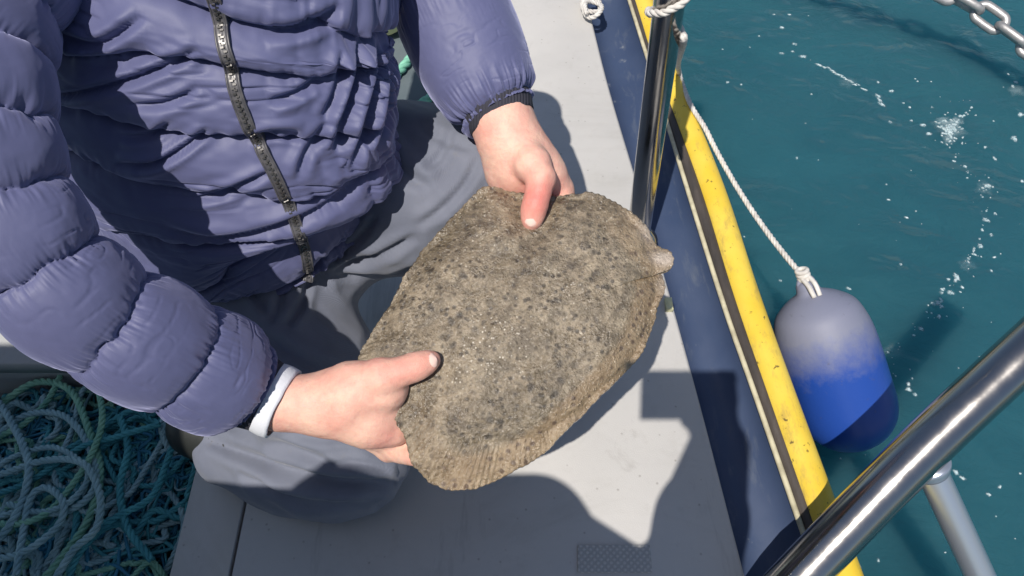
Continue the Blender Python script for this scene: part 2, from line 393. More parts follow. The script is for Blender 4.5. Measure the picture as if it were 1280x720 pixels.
t = mk('galvanised'); t.set(Base_Color=t.ramp(t.noise(30, 5, .7), [(.35, (.36, .36, .37)), (.62, (.50, .49, .48)), (.8, (.22, .14, .10))]), Metallic=.65, Roughness=.5, Normal=t.bump(t.noise(120, 3), .3, .002))
t = mk('pale_yellow'); t.set(Base_Color=t.ramp(t.noise(20, 4), [(.3, (.60, .58, .30)), (.7, (.74, .72, .45))]), Roughness=.6)
t = mk('foam_white'); t.set(Base_Color=t.ramp(t.noise(160, 3), [(.3, (.35, .50, .54)), (.7, (.66, .76, .78))]), Roughness=.7, Alpha=t.math('MULTIPLY', t.attr('alpha'), t.ramp(t.noise(190, 4, .65), [(.36, .25), (.56, 1.0)])))
# sea
t = mk('sea_water')
c = t.mix(t.ramp(t.noise(1.1, 5, .6), [(.3, 0.0), (.7, 1.0)]), (.020, .096, .128), (.030, .124, .158))
c = t.mix(t.ramp(t.noise(.25, 2), [(.35, 0.0), (.65, .6)]), c, (.017, .082, .108))
wv = t.noise(2.2, 3, .5, vec=t.coords((1, 1.6, 1), (0, 0, .5)), dist=.6); wv2 = t.noise(9, 4, .55, vec=t.coords((1, 1.5, 1), (0, 0, .3)), dist=.4); wv3 = t.noise(34, 3, .5)
bp = t.bump(wv, .5, .12); bp = t.bump(wv2, .5, .03, bp); bp = t.bump(wv3, .3, .004, bp)
t.set(Base_Color=c, Roughness=.06, IOR=1.333, Normal=bp, Subsurface_Weight=1.0, Subsurface_Radius=(.25, .5, .55), Subsurface_Scale=1.6)

# ================================================================== SEA
WZ = -0.25
g = np.concatenate([-np.geomspace(1500, 4, 14), np.linspace(-3, 4, 60), np.geomspace(5, 1500, 14)])
X, Y = np.meshgrid(g, g, indexing='ij'); near = np.exp(-(X**2+Y**2)/60)
Zs = WZ+near*0.006*(np.sin(X*5+Y*3)+vn(np.stack([X*3, Y*3, X*0], -1), 5))
ng = len(g); F = [(i*ng+j, (i+1)*ng+j, (i+1)*ng+j+1, i*ng+j+1) for i in range(ng-1) for j in range(ng-1)]
per = [i*ng for i in range(ng)]+[(ng-1)*ng+j for j in range(1, ng)]+[i*ng+ng-1 for i in range(ng-2, -1, -1)]+[j for j in range(ng-2, 0, -1)]
V = np.stack([X, Y, Zs], -1).reshape(-1, 3); low = V[per].copy(); low[:, 2] = -30; nb = len(V)
F += [(per[k], nb+k, nb+(k+1) % len(per), per[(k+1) % len(per)]) for k in range(len(per))]+[tuple(range(nb, nb+len(per)))]
tag(obj('sea', np.concatenate([V, low]), F, M['sea_water']), kind='structure')

# ================================================================== BOAT
boat = empty('boat', (0.3, 1.2, 0)); tag(boat, 'open fishing boat with pale grey deck, navy side channel and yellow pipe gunwale', 'boat')
def line_z(pxs, z, n=90):                  # pixel polyline on plane z, run on both ways
    P = np.array([onz(x, y, z) for x, y in pxs]); d0 = norm(P[0]-P[1]); d1 = norm(P[-1]-P[-2])
    P = np.concatenate([[P[0]+d0*(0.9)], P, [P[-1]+d1*1.2]])
    return spline(P, n)
edge = line_z([(737, 12), (762, 110), (804, 250), (843, 385), (880, 520), (932, 720)], 0.0)
cream = line_z([(790, 12), (816, 95), (857, 230), (904, 380), (946, 500), (1012, 690)], 0.0)
yel = line_z([(806, 0), (832, 80), (892, 230), (935, 365), (982, 500), (1061, 720)], 0.0)
down = np.array([0, 0, 1.0])
def row(A, dz): return A+np.array([0, 0, dz])
def lerp(a, b, t): return a+(b-a)*t
# deck panels
def at_y(P, y): return np.interp(y, P[::-1, 1] if P[0, 1] > P[-1, 1] else P[:, 1], P[::-1, 0] if P[0, 1] > P[-1, 1] else P[:, 0])
xs_a = onz(293, 690, 0)[0]; xw = onz(237, 620, 0)[0]; yw = onz(20, 455, 0)[1]
ys = np.linspace(3.2, 0.12, 60)
V, F = strip([np.stack([np.full(60, xs_a+.002), ys, np.full(60, -.03)], 1), np.stack([np.full(60, xs_a+.002), ys, np.full(60, -.003)], 1), np.stack([np.full(60, xs_a+.005), ys, np.zeros(60)], 1),
              np.stack([at_y(edge, ys)-.006, ys, np.zeros(60)], 1), np.stack([at_y(edge, ys)-.001, ys, np.full(60, -.003)], 1), np.stack([at_y(edge, ys), ys, np.full(60, -.04)], 1)])
tag(obj('deck_panel', V, F, M['deck_paint'], boat), 'wide pale grey side deck panel')
V, F = prism([(xw, .12), (xs_a-.003, .12), (xs_a-.003, 3.2), (xw, 3.2)], -.03, 0, .003); obj('deck_panel', V, F, M['deck_paint'], boat)
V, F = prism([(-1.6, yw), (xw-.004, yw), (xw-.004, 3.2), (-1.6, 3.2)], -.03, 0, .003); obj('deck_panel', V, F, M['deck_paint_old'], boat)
V, F = box_geo((-1.6, .12, -.6), (at_y(edge, .12)-.01, 3.2, -.15)); obj('well_floor', V, F, M['well_floor'], boat, False)
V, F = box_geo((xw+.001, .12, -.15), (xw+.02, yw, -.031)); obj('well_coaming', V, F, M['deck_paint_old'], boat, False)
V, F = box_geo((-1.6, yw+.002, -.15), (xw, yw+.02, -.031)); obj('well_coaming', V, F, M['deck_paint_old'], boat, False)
V, F = box_geo((-1.6, -1.4, -.62), (.35, .115, -.6)); obj('cockpit_floor', V, F, M['well_floor'], boat, False)
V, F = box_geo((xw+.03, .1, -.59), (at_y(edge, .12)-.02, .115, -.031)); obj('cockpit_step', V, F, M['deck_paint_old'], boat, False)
# navy channel, gunwale
e2 = row(edge, -.03)
V, F = strip([row(edge, -.012)+[.0005, 0, 0], lerp(e2, row(cream, -.02), .12)-[0, 0, .012], lerp(e2, row(cream, -.02), .45)-[0, 0, .018], lerp(e2, row(cream, -.02), .8)-[0, 0, .010], row(cream, -.004), row(cream, -.001)])
obj('side_channel', V, F, M['navy_paint'], boat)
mb = MB(); v, f = tube(row(cream, .001), .0045, 8); mb.add(v, f); mb.build('cream_bead', M['cream_bead'], boat)
gy = lerp(cream, yel, .42)
V, F = strip([row(cream, -.01), row(cream, .002)+[.004, 0, 0], row(lerp(cream, yel, .16), .009), row(lerp(cream, yel, .36), .009), row(lerp(cream, yel, .55), .003), row(lerp(cream, yel, .56), -.03)])
obj('rubber_strip', V, F, M['grey_rubber'], boat)
v, f = tube(row(lerp(cream, yel, .87), -.006), .0265, 24); tag(obj('gunwale_pipe', v, f, M['yellow_paint'], boat), 'chipped yellow gunwale pipe')
V, F = strip([row(yel, -.005), row(yel, -.3)-[.03, 0, 0], row(yel, -.6)-[.12, 0, 0]]); obj('hull_side', V, F, M['navy_paint'], boat)
# nonslip pad in deck corner
a, b, c_, d_ = [onz(x, y, 0)[:2] for x, y in ((722, 716), (815, 716), (812, 682), (722, 682))]
V, F = prism([a, b, c_, d_], .0005, .003, .001); obj('nonslip_pad', V, F, M['nonslip_rubber'], boat, False)
# small fittings at the deck edge
for (x, y) in ((836, 381), (821, 184)):
    p = onz(x, y, .004); mb = MB(); v, f = box_geo(p-[.006, .012, .008], p+[.006, .012, .006], .002); mb.add(v, f); v, f = ellipsoid(p+[0, 0, .006], np.eye(3), (.0045, .0045, .002), 10, 6); mb.add(v, f)
    mb.build('edge_clip', M['pale_yellow'], boat)
# stanchion
base = onz(797, 300, 0); v0 = dirv(845, -60); top = CAM+v0*(np.linalg.norm(base[:2]-CAM[:2])*0.985/np.linalg.norm(v0[:2]))
sdir = norm(top-base); sr = .0205
v, f = tube(np.array([base+sdir*s for s in np.linspace(0, 1.0, 40)]), sr, 32); st = tag(obj('stanchion', v, f, M['steel'], boat), 'upright polished steel stanchion')
mb = MB(); v, f = tube(np.array([base+[0, 0, z] for z in (0.0005, .004, .006, .02)]), np.array([.036, .036, .030, .020]), 28); mb.add(v, f)
for k in range(4):
    a = k*math.pi/2+.6; v, f = ellipsoid(base+[.028*math.cos(a), .028*math.sin(a), .0055], np.eye(3), (.005, .005, .003), 8, 6); mb.add(v, f)
mb.build('base_plate', M['steel'], st)
# near handrail with strut
A = ray(1330, 395, 1.30); Bp = ray(1152, 562, 1.32); Cq = ray(985, 735, 1.34); Dq = ray(950, 772, 1.345)
P = spline([ray(1420, 310, 1.29), A, Bp, Cq, Dq], 60); hr = obj('handrail', *tube(P, .0318, 40), M['steel'], boat); tag(hr, 'thick polished steel handrail, slanting')
foot = ray(1262, 800, 1.42); foot = foot+(foot-Bp)*.7
v, f = tube(np.array([lerp(Bp+norm(foot-Bp)*.016, foot, s) for s in np.linspace(0, 1, 30)]), .0195, 32); tag(obj('strut', v, f, M['steel_sky_tint'], hr), 'thin steel strut welded under the handrail')
ring = [Bp+norm(foot-Bp)*s for s in (.024, .030, .036, .042)]
v, f = tube(np.array(ring), np.array([.0275, .0262, .0235, .0198]), 32); obj('weld_collar', v, f, M['steel_sky_tint'], hr)
v, f = tube(np.array([lerp(Dq, np.array([Dq[0]-.005, Dq[1]-.02, -.1]), s) for s in np.linspace(0, 1, 20)]), .0318, 28); obj('rail_leg', v, f, M['steel'], hr)
# unseen block with a roof, added to shade the rope heap
wx, wy, wz = -.77, -.02, 1.2
V, F = box_geo((-1.75, -1.4, -.6), (wx, wy, wz), .012); blk = obj('shade_block', V, F, M['hull_white'], boat, False)
V, F = box_geo((-1.8, -1.45, wz+.001), (wx+.03, wy+.03, wz+.04), .012); obj('shade_block_roof', V, F, M['hull_white'], blk, False)
V, F = box_geo((-1.55, wy+.001, .62), (-.95, wy+.012, 1.05), .004); obj('shade_block_frame', V, F, M['grey_rubber'], blk, False)
V, F = box_geo((-1.51, wy+.0125, .66), (-.99, wy+.016, 1.01)); obj('shade_block_pane', V, F, M['phone_black'], blk, False)
# dark sheet standing in for the shaded deck behind the fisherman
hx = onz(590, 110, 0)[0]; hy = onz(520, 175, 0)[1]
V, F = prism([(-.75, hy), (hx, hy), (hx, 2.4), (-.75, 2.4)], .0005, .018, .004); obj('deck_shade_sheet', V, F, M['deck_shade_grey'], boat, False)

# ================================================================== FISH
fish_out = [(596, 240), (606, 233), (625, 234), (650, 240), (690, 243), (720, 242), (750, 243), (775, 250), (795, 264), (812, 280), (823, 296), (828, 301), (839, 307), (846, 316), (845, 327), (836, 333), (826, 331), (830, 338), (834, 347), (832, 360), (826, 378), (822, 396), (813, 420), (800, 442), (783, 462), (766, 480), (745, 502),
            (722, 525), (700, 545), (682, 563), (655, 580), (625, 596), (598, 606), (570, 610), (545, 606), (528, 596), (515, 581), (508, 562), (500, 535), (485, 512), (462, 490), (446, 466), (446, 444), (462, 418), (482, 384), (504, 346), (526, 314), (552, 286), (578, 258)]
fA, fB, fC = ray(650, 250, 1.17), ray(520, 480, 1.07), ray(820, 340, 1.13)
fn = norm(np.cross(fC-fA, fB-fA)); fn = fn if fn@CF < 0 else -fn
def onfish(px, py):
    v = dirv(px, py); return CAM+v*(((fA-CAM)@fn)/(v@fn))
NO = 720
o2 = np.array(fish_out+fish_out[:1], float); Ls = np.r_[0, np.cumsum(np.linalg.norm(np.diff(o2, axis=0), axis=1))]
ss = np.linspace(0, Ls[-1], NO, endpoint=False)
ext = np.array(fish_out[-2:]+fish_out+fish_out[:3], float)
tt = np.interp(ss, Ls, np.arange(len(o2)))+2; outl = cat_rom(ext, tt)
cen = np.array([652.0, 415.0])
ang_n = 8*np.sin(np.arange(NO)/NO*2*math.pi*3)
NR = 90; rr = np.linspace(0, 1, NR)**0.85
# fin width along the outline: wide rays near the lower end
dl = np.linalg.norm(outl-np.array([575, 600]), axis=1); finw = .055+.27*np.exp(-(dl/115)**2)
dm = np.linalg.norm(outl-np.array([842, 320]), axis=1); finw = finw+.10*np.exp(-(dm/34)**2)
wob = 1+.0025*np.sin(np.arange(NO)*2*math.pi/NO*150)+.010*vn(np.stack([np.arange(NO)/17.0, np.ones(NO), np.zeros(NO)], 1), 9)+.007*vn(np.stack([np.arange(NO)/6.0, np.zeros(NO), np.zeros(NO)], 1), 3)
def fish_sheet(side):
    pos = np.zeros((NR, NO, 3)); fin = np.zeros((NR, NO)); rim = np.zeros((NR, NO)); pale = np.zeros((NR, NO))
    uu = np.arange(NO)
    for j, r in enumerate(rr):
        q = cen+(outl-cen)*(r*(1+(wob-1)*r**6))[:, None]
        base = np.array([onfish(*p) for p in q]) if False else None
        vv = CR*((q[:, :1]-640)/FPX)+CU*((360-q[:, 1:])/FPX)+CF
        base = CAM+vv*(((fA-CAM)@fn)/(vv@fn))[:, None]
        edge_t = np.clip((1-r)/finw, 0, 4)                    # <1 : fin
        bodyr = np.clip(r/(1-finw*.9), 0, 1)
        th = .0165*np.clip(1-bodyr**3.2, 0, 1)**.8+.0030
        f_ = 1-sstep(.75, 1.15, edge_t); fin[j] = f_
        # fin rays: ridges that run outwards
        nray = 150
        ph = uu/NO*2*math.pi*nray+1.5*vn(np.stack([uu/25.0, np.full(NO, r*3), np.zeros(NO)], 1), 8)
        rayh = (.5+.5*np.cos(ph))**1.5*f_*(.0005+.0011*np.exp(-(dl/120)**2)*(.6+.5*vn(np.stack([uu/9.0, np.full(NO, r*6), np.zeros(NO)], 1), 18)))
        wave = .0028*f_*np.sin(uu/NO*2*math.pi*17+1.3*r)*sstep(1, .2, edge_t)
        droop = -.020*np.clip((q[:, 1]-500)/100, 0, 1)**2-.012*np.clip((q[:, 0]-740)/95, 0, 1)**2-.006*r**4
        lump = .0028*fbm(np.c_[q/42.0, np.zeros(NO)], 3, 11)*(1-f_*.6)
        # pressed in under the thumbs
        for (tx, ty, s_) in ((664, 268, 26), (525, 462, 26)): lump = lump-.004*np.exp(-(((q[:, 0]-tx)**2+(q[:, 1]-ty)**2)/s_**2))
        # head relief near the mouth: gill line
        hd = np.abs(np.linalg.norm(q-np.array([850, 318]), axis=1)-96); lump = lump-.0022*np.exp(-(hd/7)**2)*np.exp(-((q[:, 1]-320)/75)**2)
        jaw = np.exp(-(((q[:, 0]-832)/15)**2+((q[:, 1]-319)/9)**2)); lump = lump+.0015*jaw
        hgt = (th+rayh+lump*.8) if side > 0 else -(th*.55)
        pos[j] = base+fn*(hgt+wave+droop)[:, None]
        rim[j] = sstep(1.0, .72, np.full(NO, 1-r)/.26*.9+.1)*sstep(-60, 120, q[:, 0]-620+(q[:, 1]-420)*.8); pale[j] = np.clip(jaw*1.1+.55*np.exp(-(((q[:, 0]-812)/13)**2+((q[:, 1]-284)/16)**2))+.4*np.exp(-(((q[:, 0]-831)/8)**2+((q[:, 1]-350)/14)**2)), 0, .8)
    return pos, fin, rim, pale
pt, fi, ri, pa = fish_sheet(1); pb, fi2, ri2, pa2 = fish_sheet(-1)
V = np.concatenate([pt.reshape(-1, 3), pb.reshape(-1, 3)]); F = []; o_ = NR*NO
for j in range(NR-1):
    for k in range(NO):
        k2 = (k+1) % NO
        F.append((j*NO+k, (j+1)*NO+k, (j+1)*NO+k2, j*NO+k2)); F.append((o_+j*NO+k, o_+j*NO+k2, o_+(j+1)*NO+k2, o_+(j+1)*NO+k))
for k in range(NO):
    k2 = (k+1) % NO; F.append(((NR-1)*NO+k, o_+(NR-1)*NO+k, o_+(NR-1)*NO+k2, (NR-1)*NO+k2))
fl = empty('flatfish', tuple(onfish(652, 415))); tag(fl, 'mottled brown speckled flatfish held up in both bare hands', 'fish')
obj('body', V, F, M['turbot_skin'], fl, True, {'fin': np.r_[fi.ravel(), fi2.ravel()], 'rim': np.r_[ri.ravel(), ri2.ravel()], 'pale': np.r_[pa.ravel(), pa2.ravel()]})

# ================================================================== FISHERMAN
person = empty('person', tuple(onz(380, 420, 0))); tag(person, 'person in a navy quilted jacket and grey trousers kneeling with a flatfish', 'person')
def R(px, py, d, r): return (ray(px, py, d), pxm(r, d))
prims = []
def limb(pts, k=.012): prims.extend(chain_prims([R(*p) for p in pts], k))
# trunk and legs
limb([(366, 300, 1.54, 60), (345, 250, 1.48, 74), (305, 140, 1.33, 90), (272, 0, 1.22, 100), (258, -110, 1.12, 85)], .04)
limb([(398, 285, 1.48, 55), (505, 243, 1.43, 58), (600, 244, 1.40, 46), (628, 310, 1.52, 42), (634, 366, 1.66, 28)], .03)
limb([(335, 365, 1.46, 62), (392, 478, 1.42, 60), (452, 572, 1.40, 46), (370, 572, 1.45, 42), (285, 556, 1.47, 30)], .03)
# arms
limb([(85, -110, 1.05, 55), (-36, 30, .88, 52), (-32, 145, .845, 48), (4, 255, .85, 44), (58, 340, .875, 44), (138, 400, .92, 44), (240, 452, .995, 40), (322, 494, 1.062, 35)], .02)
limb([(430, -120, 1.06, 58), (540, -60, 1.20, 46), (590, 60, 1.215, 42), (618, 128, 1.21, 37)], .02)
# right hand of the wearer (lower): wrist, palm, thumb on top, four fingers curled under the fish
limb([(318, 492, 1.066, 37), (352, 502, 1.065, 34), (392, 507, 1.066, 33), (430, 508, 1.065, 36)], .012)
limb([(400, 500, 1.066, 30), (440, 490, 1.060, 35), (478, 484, 1.058, 33)], .015)
limb([(420, 516, 1.072, 30), (462, 526, 1.078, 31), (490, 534, 1.088, 25)], .015)
limb([(415, 500, 1.075, 30), (470, 512, 1.09, 34)], .015)
limb([(440, 482, 1.052, 27), (478, 472, 1.040, 25), (500, 465, 1.038, 18.5), (517, 459.5, 1.039, 18), (527, 455.5, 1.042, 16), (536, 452, 1.045, 13.5), (541, 450, 1.049, 9.5)], .004)
for (x0, y0, d0, x1, y1, x2, y2, x3, y3, r, k_) in ((489, 532, 1.092, 512, 528, 548, 512, 566, 480, 15.5, 0), (480, 540, 1.11, 510, 545, 556, 534, 578, 500, 16, 1), (468, 542, 1.125, 500, 556, 548, 552, 572, 524, 15.5, 2), (456, 542, 1.14, 486, 562, 528, 566, 552, 546, 13.5, 3)):
    dd = .012*k_
    pts = [(x0, y0, d0, r+3), (x1, y1, 1.118+dd*.8, r+1)] + [(x, y, 0, r_) for x, y, r_ in ((x2, y2, r), (x3, y3, r-3))]
    L = [R(*pts[0]), R(*pts[1])]
    for (x, y, _, r_) in pts[2:]: L.append((onfish(x, y)-fn*(.026+.002*k_), pxm(r_, 1.12)))
    prims.extend(chain_prims(L, .006))
# left hand of the wearer (upper)
limb([(618, 128, 1.21, 38), (630, 156, 1.205, 37), (640, 180, 1.20, 35), (648, 205, 1.205, 38)], .014)
limb([(650, 188, 1.20, 32), (676, 214, 1.205, 27), (694, 238, 1.222, 24)], .014)
limb([(630, 185, 1.21, 28), (634, 215, 1.222, 24), (640, 240, 1.235, 22)], .014)
limb([(655, 200, 1.215, 36), (665, 235, 1.235, 32)], .014)
limb([(652, 190, 1.185, 26), (665, 206, 1.162, 24), (676, 222, 1.146, 19), (673, 240, 1.140, 15.5), (668.5, 256, 1.136, 16), (666, 266, 1.139, 14.5), (664.5, 275, 1.142, 12.5), (664, 280, 1.146, 9)], .004)
for (x0, y0, d0, x2, y2, x3, y3, r, k_) in ((696, 240, 1.224, 726, 276, 722, 306, 14.5, 0), (678, 246, 1.236, 700, 290, 694, 322, 15, 1), (660, 248, 1.242, 668, 294, 662, 322, 14.5, 2), (642, 246, 1.244, 640, 282, 636, 306, 12.5, 3)):
    L = [R(x0, y0, d0, r+3)]
    for (x, y, r_) in ((lerp(x0, x2, .55), lerp(y0, y2, .55), r+1), (x2, y2, r), (x3, y3, r-3)): L.append((onfish(x, y)-fn*.026, pxm(r_, 1.2)))
    prims.extend(chain_prims(L, .006))
# neck and head (bent over the fish)
sh = ray(258, -110, 1.07); fw = norm(onfish(640, 380)-(sh+[0, 0, .2])); up = norm(np.array([0, 0, 1.0])-fw*fw[2]); up = norm(up+fw*.15); fw = norm(fw-up*(fw@up)); rt = np.cross(fw, up)
hc = sh+np.array([0.01, .02, .21])
def hp(x, y, z): return hc+rt*x+fw*y+up*z
prims += [(sh+[0, 0, .01], hp(0, -.02, -.06), .062, .055, .03), (hp(0, -.03, .03), hp(0, .02, .04), .085, .078, .03), (hp(0, .03, .0), hp(0, .055, -.07), .062, .038, .03), (hp(0, .04, -.085), hp(0, .06, -.09), .028, .024, .02),
          (hp(0, .088, .02), hp(0, .112, -.022), .010, .014, .01), (hp(-.03, .082, .03), hp(.03, .082, .03), .014, .014, .012), (hp(-.022, .088, -.055), hp(.022, .088, -.055), .009, .009, .008)]
for s in (-1, 1): prims += [(hp(s*.078, -.01, .02), hp(s*.086, -.018, -.02), .018, .012, .006), (hp(s*.04, .06, -.01), hp(s*.045, .05, -.03), .026, .024, .02)]
V, F = sdf_mesh(prims, .0034)
pp, dep = project(V)
red = .85*np.exp(-(((pp[:, 0]-669)/24)**2+((pp[:, 1]-250)/28)**2))+.35*np.exp(-(((pp[:, 0]-530)/26)**2+((pp[:, 1]-452)/18)**2))+.28*np.exp(-(((pp[:, 0]-505)/30)**2+((pp[:, 1]-468)/20)**2))+.22*np.exp(-(((pp[:, 0]-690)/25)**2+((pp[:, 1]-232)/16)**2))+.15*np.exp(-(((pp[:, 0]-485)/16)**2+((pp[:, 1]-545)/22)**2))
Nn = vnormals(V, F)
crs = np.zeros(len(V))
for (ax0, ay0, ax1, ay1, hw_) in ((517, 459.5, 536, 452, 20), (667.5, 254, 664.6, 273, 18)):      # knuckle creases on the thumbs
    tv = np.array([ax1-ax0, ay1-ay0], float); tv /= np.linalg.norm(tv); rel = pp-np.array([ax0, ay0]); al = rel@tv; ac = np.abs(rel@np.array([-tv[1], tv[0]]))
    for o_c, am in ((-5, .0005), (-1.5, .0009), (1.5, .0009), (4.5, .0005)): crs -= am*np.exp(-((al-o_c-.03*ac)/1.1)**2)*(ac < hw_)
V = V+Nn*(.0003*vn(V*160, 2)+.0006*vn(V*60, 4)+crs*(Nn@CF < -.1))[:, None]
body = obj('body', V, F, M['skin'], person, True, {'red': red})
# thumb nails
def nail(tip, back, width, hh=.0122, name='thumb_nail'):
    ax = norm(tip-back); q = norm(CAM-tip); nrm = norm(q-ax*(q@ax)); sd_ = np.cross(ax, nrm)
    V = []; F = []; nu, nv = 11, 9
    for i in range(nu):
        for j in range(nv):
            u = (i/(nu-1)-.5)*2; v = (j/(nv-1)-.5)*2
            wu = math.sqrt(max(0, 1-abs(u)**4*.75))
            V.append(tip+ax*u*.0068+sd_*v*width*wu+nrm*(hh-.0030*v*v-.0016*max(u, 0)**2-.0014*(u < -.7)-.0008*(abs(v) > .95)))
    for i in range(nu-1):
        for j in range(nv-1): F.append((i*nv+j, i*nv+j+1, (i+1)*nv+j+1, (i+1)*nv+j))
    return obj(name, V, F, M['nail'], body)
nail(ray(536.5, 452, 1.045), ray(517, 459.5, 1.039), .0076, .0128)
nail(ray(664.6, 274, 1.141), ray(668.5, 256, 1.136), .0076, .0128)
# eyes and hair
for s in (-1, 1):
    v, f = ellipsoid(hp(s*.031, .083, .008), np.eye(3), (.012, .012, .012), 12, 8); obj('eye', v, f, M['eye'], body)
hv, hf = sdf_mesh([(hp(0, -.045, .035), hp(0, .005, .055), .088, .080, .03), (hp(0, -.06, .0), hp(0, -.05, -.05), .07, .055, .03), (hp(-.03, .05, .085), hp(.03, .05, .085), .024, .024, .02)], .006)
obj('hair', hv, hf, M['hair'], person)
# trousers
prims = []
limb([(372, 298, 1.49, 98), (345, 255, 1.44, 108)], .05)
limb([(412, 268, 1.45, 86), (512, 236, 1.41, 96), (590, 234, 1.39, 84), (622, 262, 1.40, 62), (628, 310, 1.53, 58), (634, 358, 1.64, 46)], .05)
limb([(330, 372, 1.44, 92), (385, 470, 1.40, 84), (446, 562, 1.398, 62), (420, 582, 1.42, 58), (360, 578, 1.455, 54), (290, 562, 1.475, 44)], .045)
V, F = sdf_mesh(prims, .0045)
N = vnormals(V, F)
pt_, _d = project(V); facing = sstep(.05, -.25, N@CF)
rg2 = 1-np.abs(fbm((V@np.array([[.7, .7, 0], [-.7, .7, 0], [0, 0, 1]]))*np.array([7, 22, 12]), 2, 5))
disp = vn(V*9, 61)*.004+vn(V*22, 62)*.0018+(rg2-.75)*.006
def fold(line, wd, dp, lip=.6):               # a crease in the cloth with a raised lip on both sides
    L_ = spline(np.c_[np.array(line, float), np.zeros(len(line))], 60)[:, :2]
    dd = np.full(len(pt_), 1e9); tt_ = np.zeros(len(pt_))
    for k, q in enumerate(L_):
        r_ = np.hypot(pt_[:, 0]-q[0], pt_[:, 1]-q[1]); m = r_ < dd; dd[m] = r_[m]; tt_[m] = k/59
    fade = np.clip(np.minimum(tt_, 1-tt_)*5, 0, 1)**.5
    return facing*fade*dp*(-np.exp(-(dd/wd)**2)+lip*np.exp(-((dd-2.1*wd)/(1.3*wd))**2))
for ln_, wd, dp in (([(400, 338), (425, 318), (452, 296), (470, 270)], 4, .007), ([(404, 342), (440, 330), (480, 318), (520, 296)], 4.5, .008), ([(408, 346), (450, 345), (490, 346), (530, 330)], 4.5, .008),
                    ([(600, 196), (580, 232), (552, 262), (520, 284)], 5, .005), ([(566, 160), (552, 190), (528, 214)], 5, .004), ([(478, 180), (500, 212), (540, 236)], 7, .005), ([(520, 150), (545, 170), (590, 186)], 6, .004),
                    ([(500, 606), (450, 606), (380, 596), (300, 566), (256, 548)], 7, .013), ([(470, 560), (440, 548), (400, 548), (350, 540)], 5, .005), ([(486, 588), (450, 580), (410, 580)], 4, .004), ([(330, 552), (380, 566), (430, 590)], 5, .004),
                    ([(300, 352), (322, 372), (338, 396)], 5, .006), ([(352, 350), (350, 376), (340, 402)], 4.5, .006), ([(386, 350), (378, 380), (360, 408)], 4.5, .007), ([(330, 420), (380, 450), (430, 470)], 7, .006),
                    ([(470, 624), (400, 628), (330, 608)], 5, .005), ([(300, 590), (340, 612), (400, 640)], 5, .005)):
    disp = disp+fold(ln_, wd, dp)
V = V+N*disp[:, None]
V[:, 2] = np.maximum(V[:, 2], .002)
obj('trousers', V, F, M['trouser_cloth'], person)
# boots
prims = [] ; gz = lambda p, z: np.array([p[0], p[1], z])
an = ray(634, 360, 1.65)
prims = [(gz(an, .16), gz(an, .05), .040, .044, .02), (gz(an, .045), gz(an, .04)+[.12, -.09, -.006], .040, .034, .02)]
v, f = sdf_mesh(prims, .005); v[:, 2] = np.maximum(v[:, 2], .003); obj('boot', v, f, M['boot_rubber'], person)
an = ray(285, 556, 1.47)
prims = [(an+[.02, -.01, 0], an+[-.05, .03, -.0], .042, .042, .02), (gz(an, .045)+[-.05, .03, 0], gz(an, .05)+[-.02, .15, 0], .040, .032, .02)]
v, f = sdf_mesh(prims, .005); v[:, 2] = np.maximum(v[:, 2], .003); obj('boot', v, f, M['boot_rubber'], person)

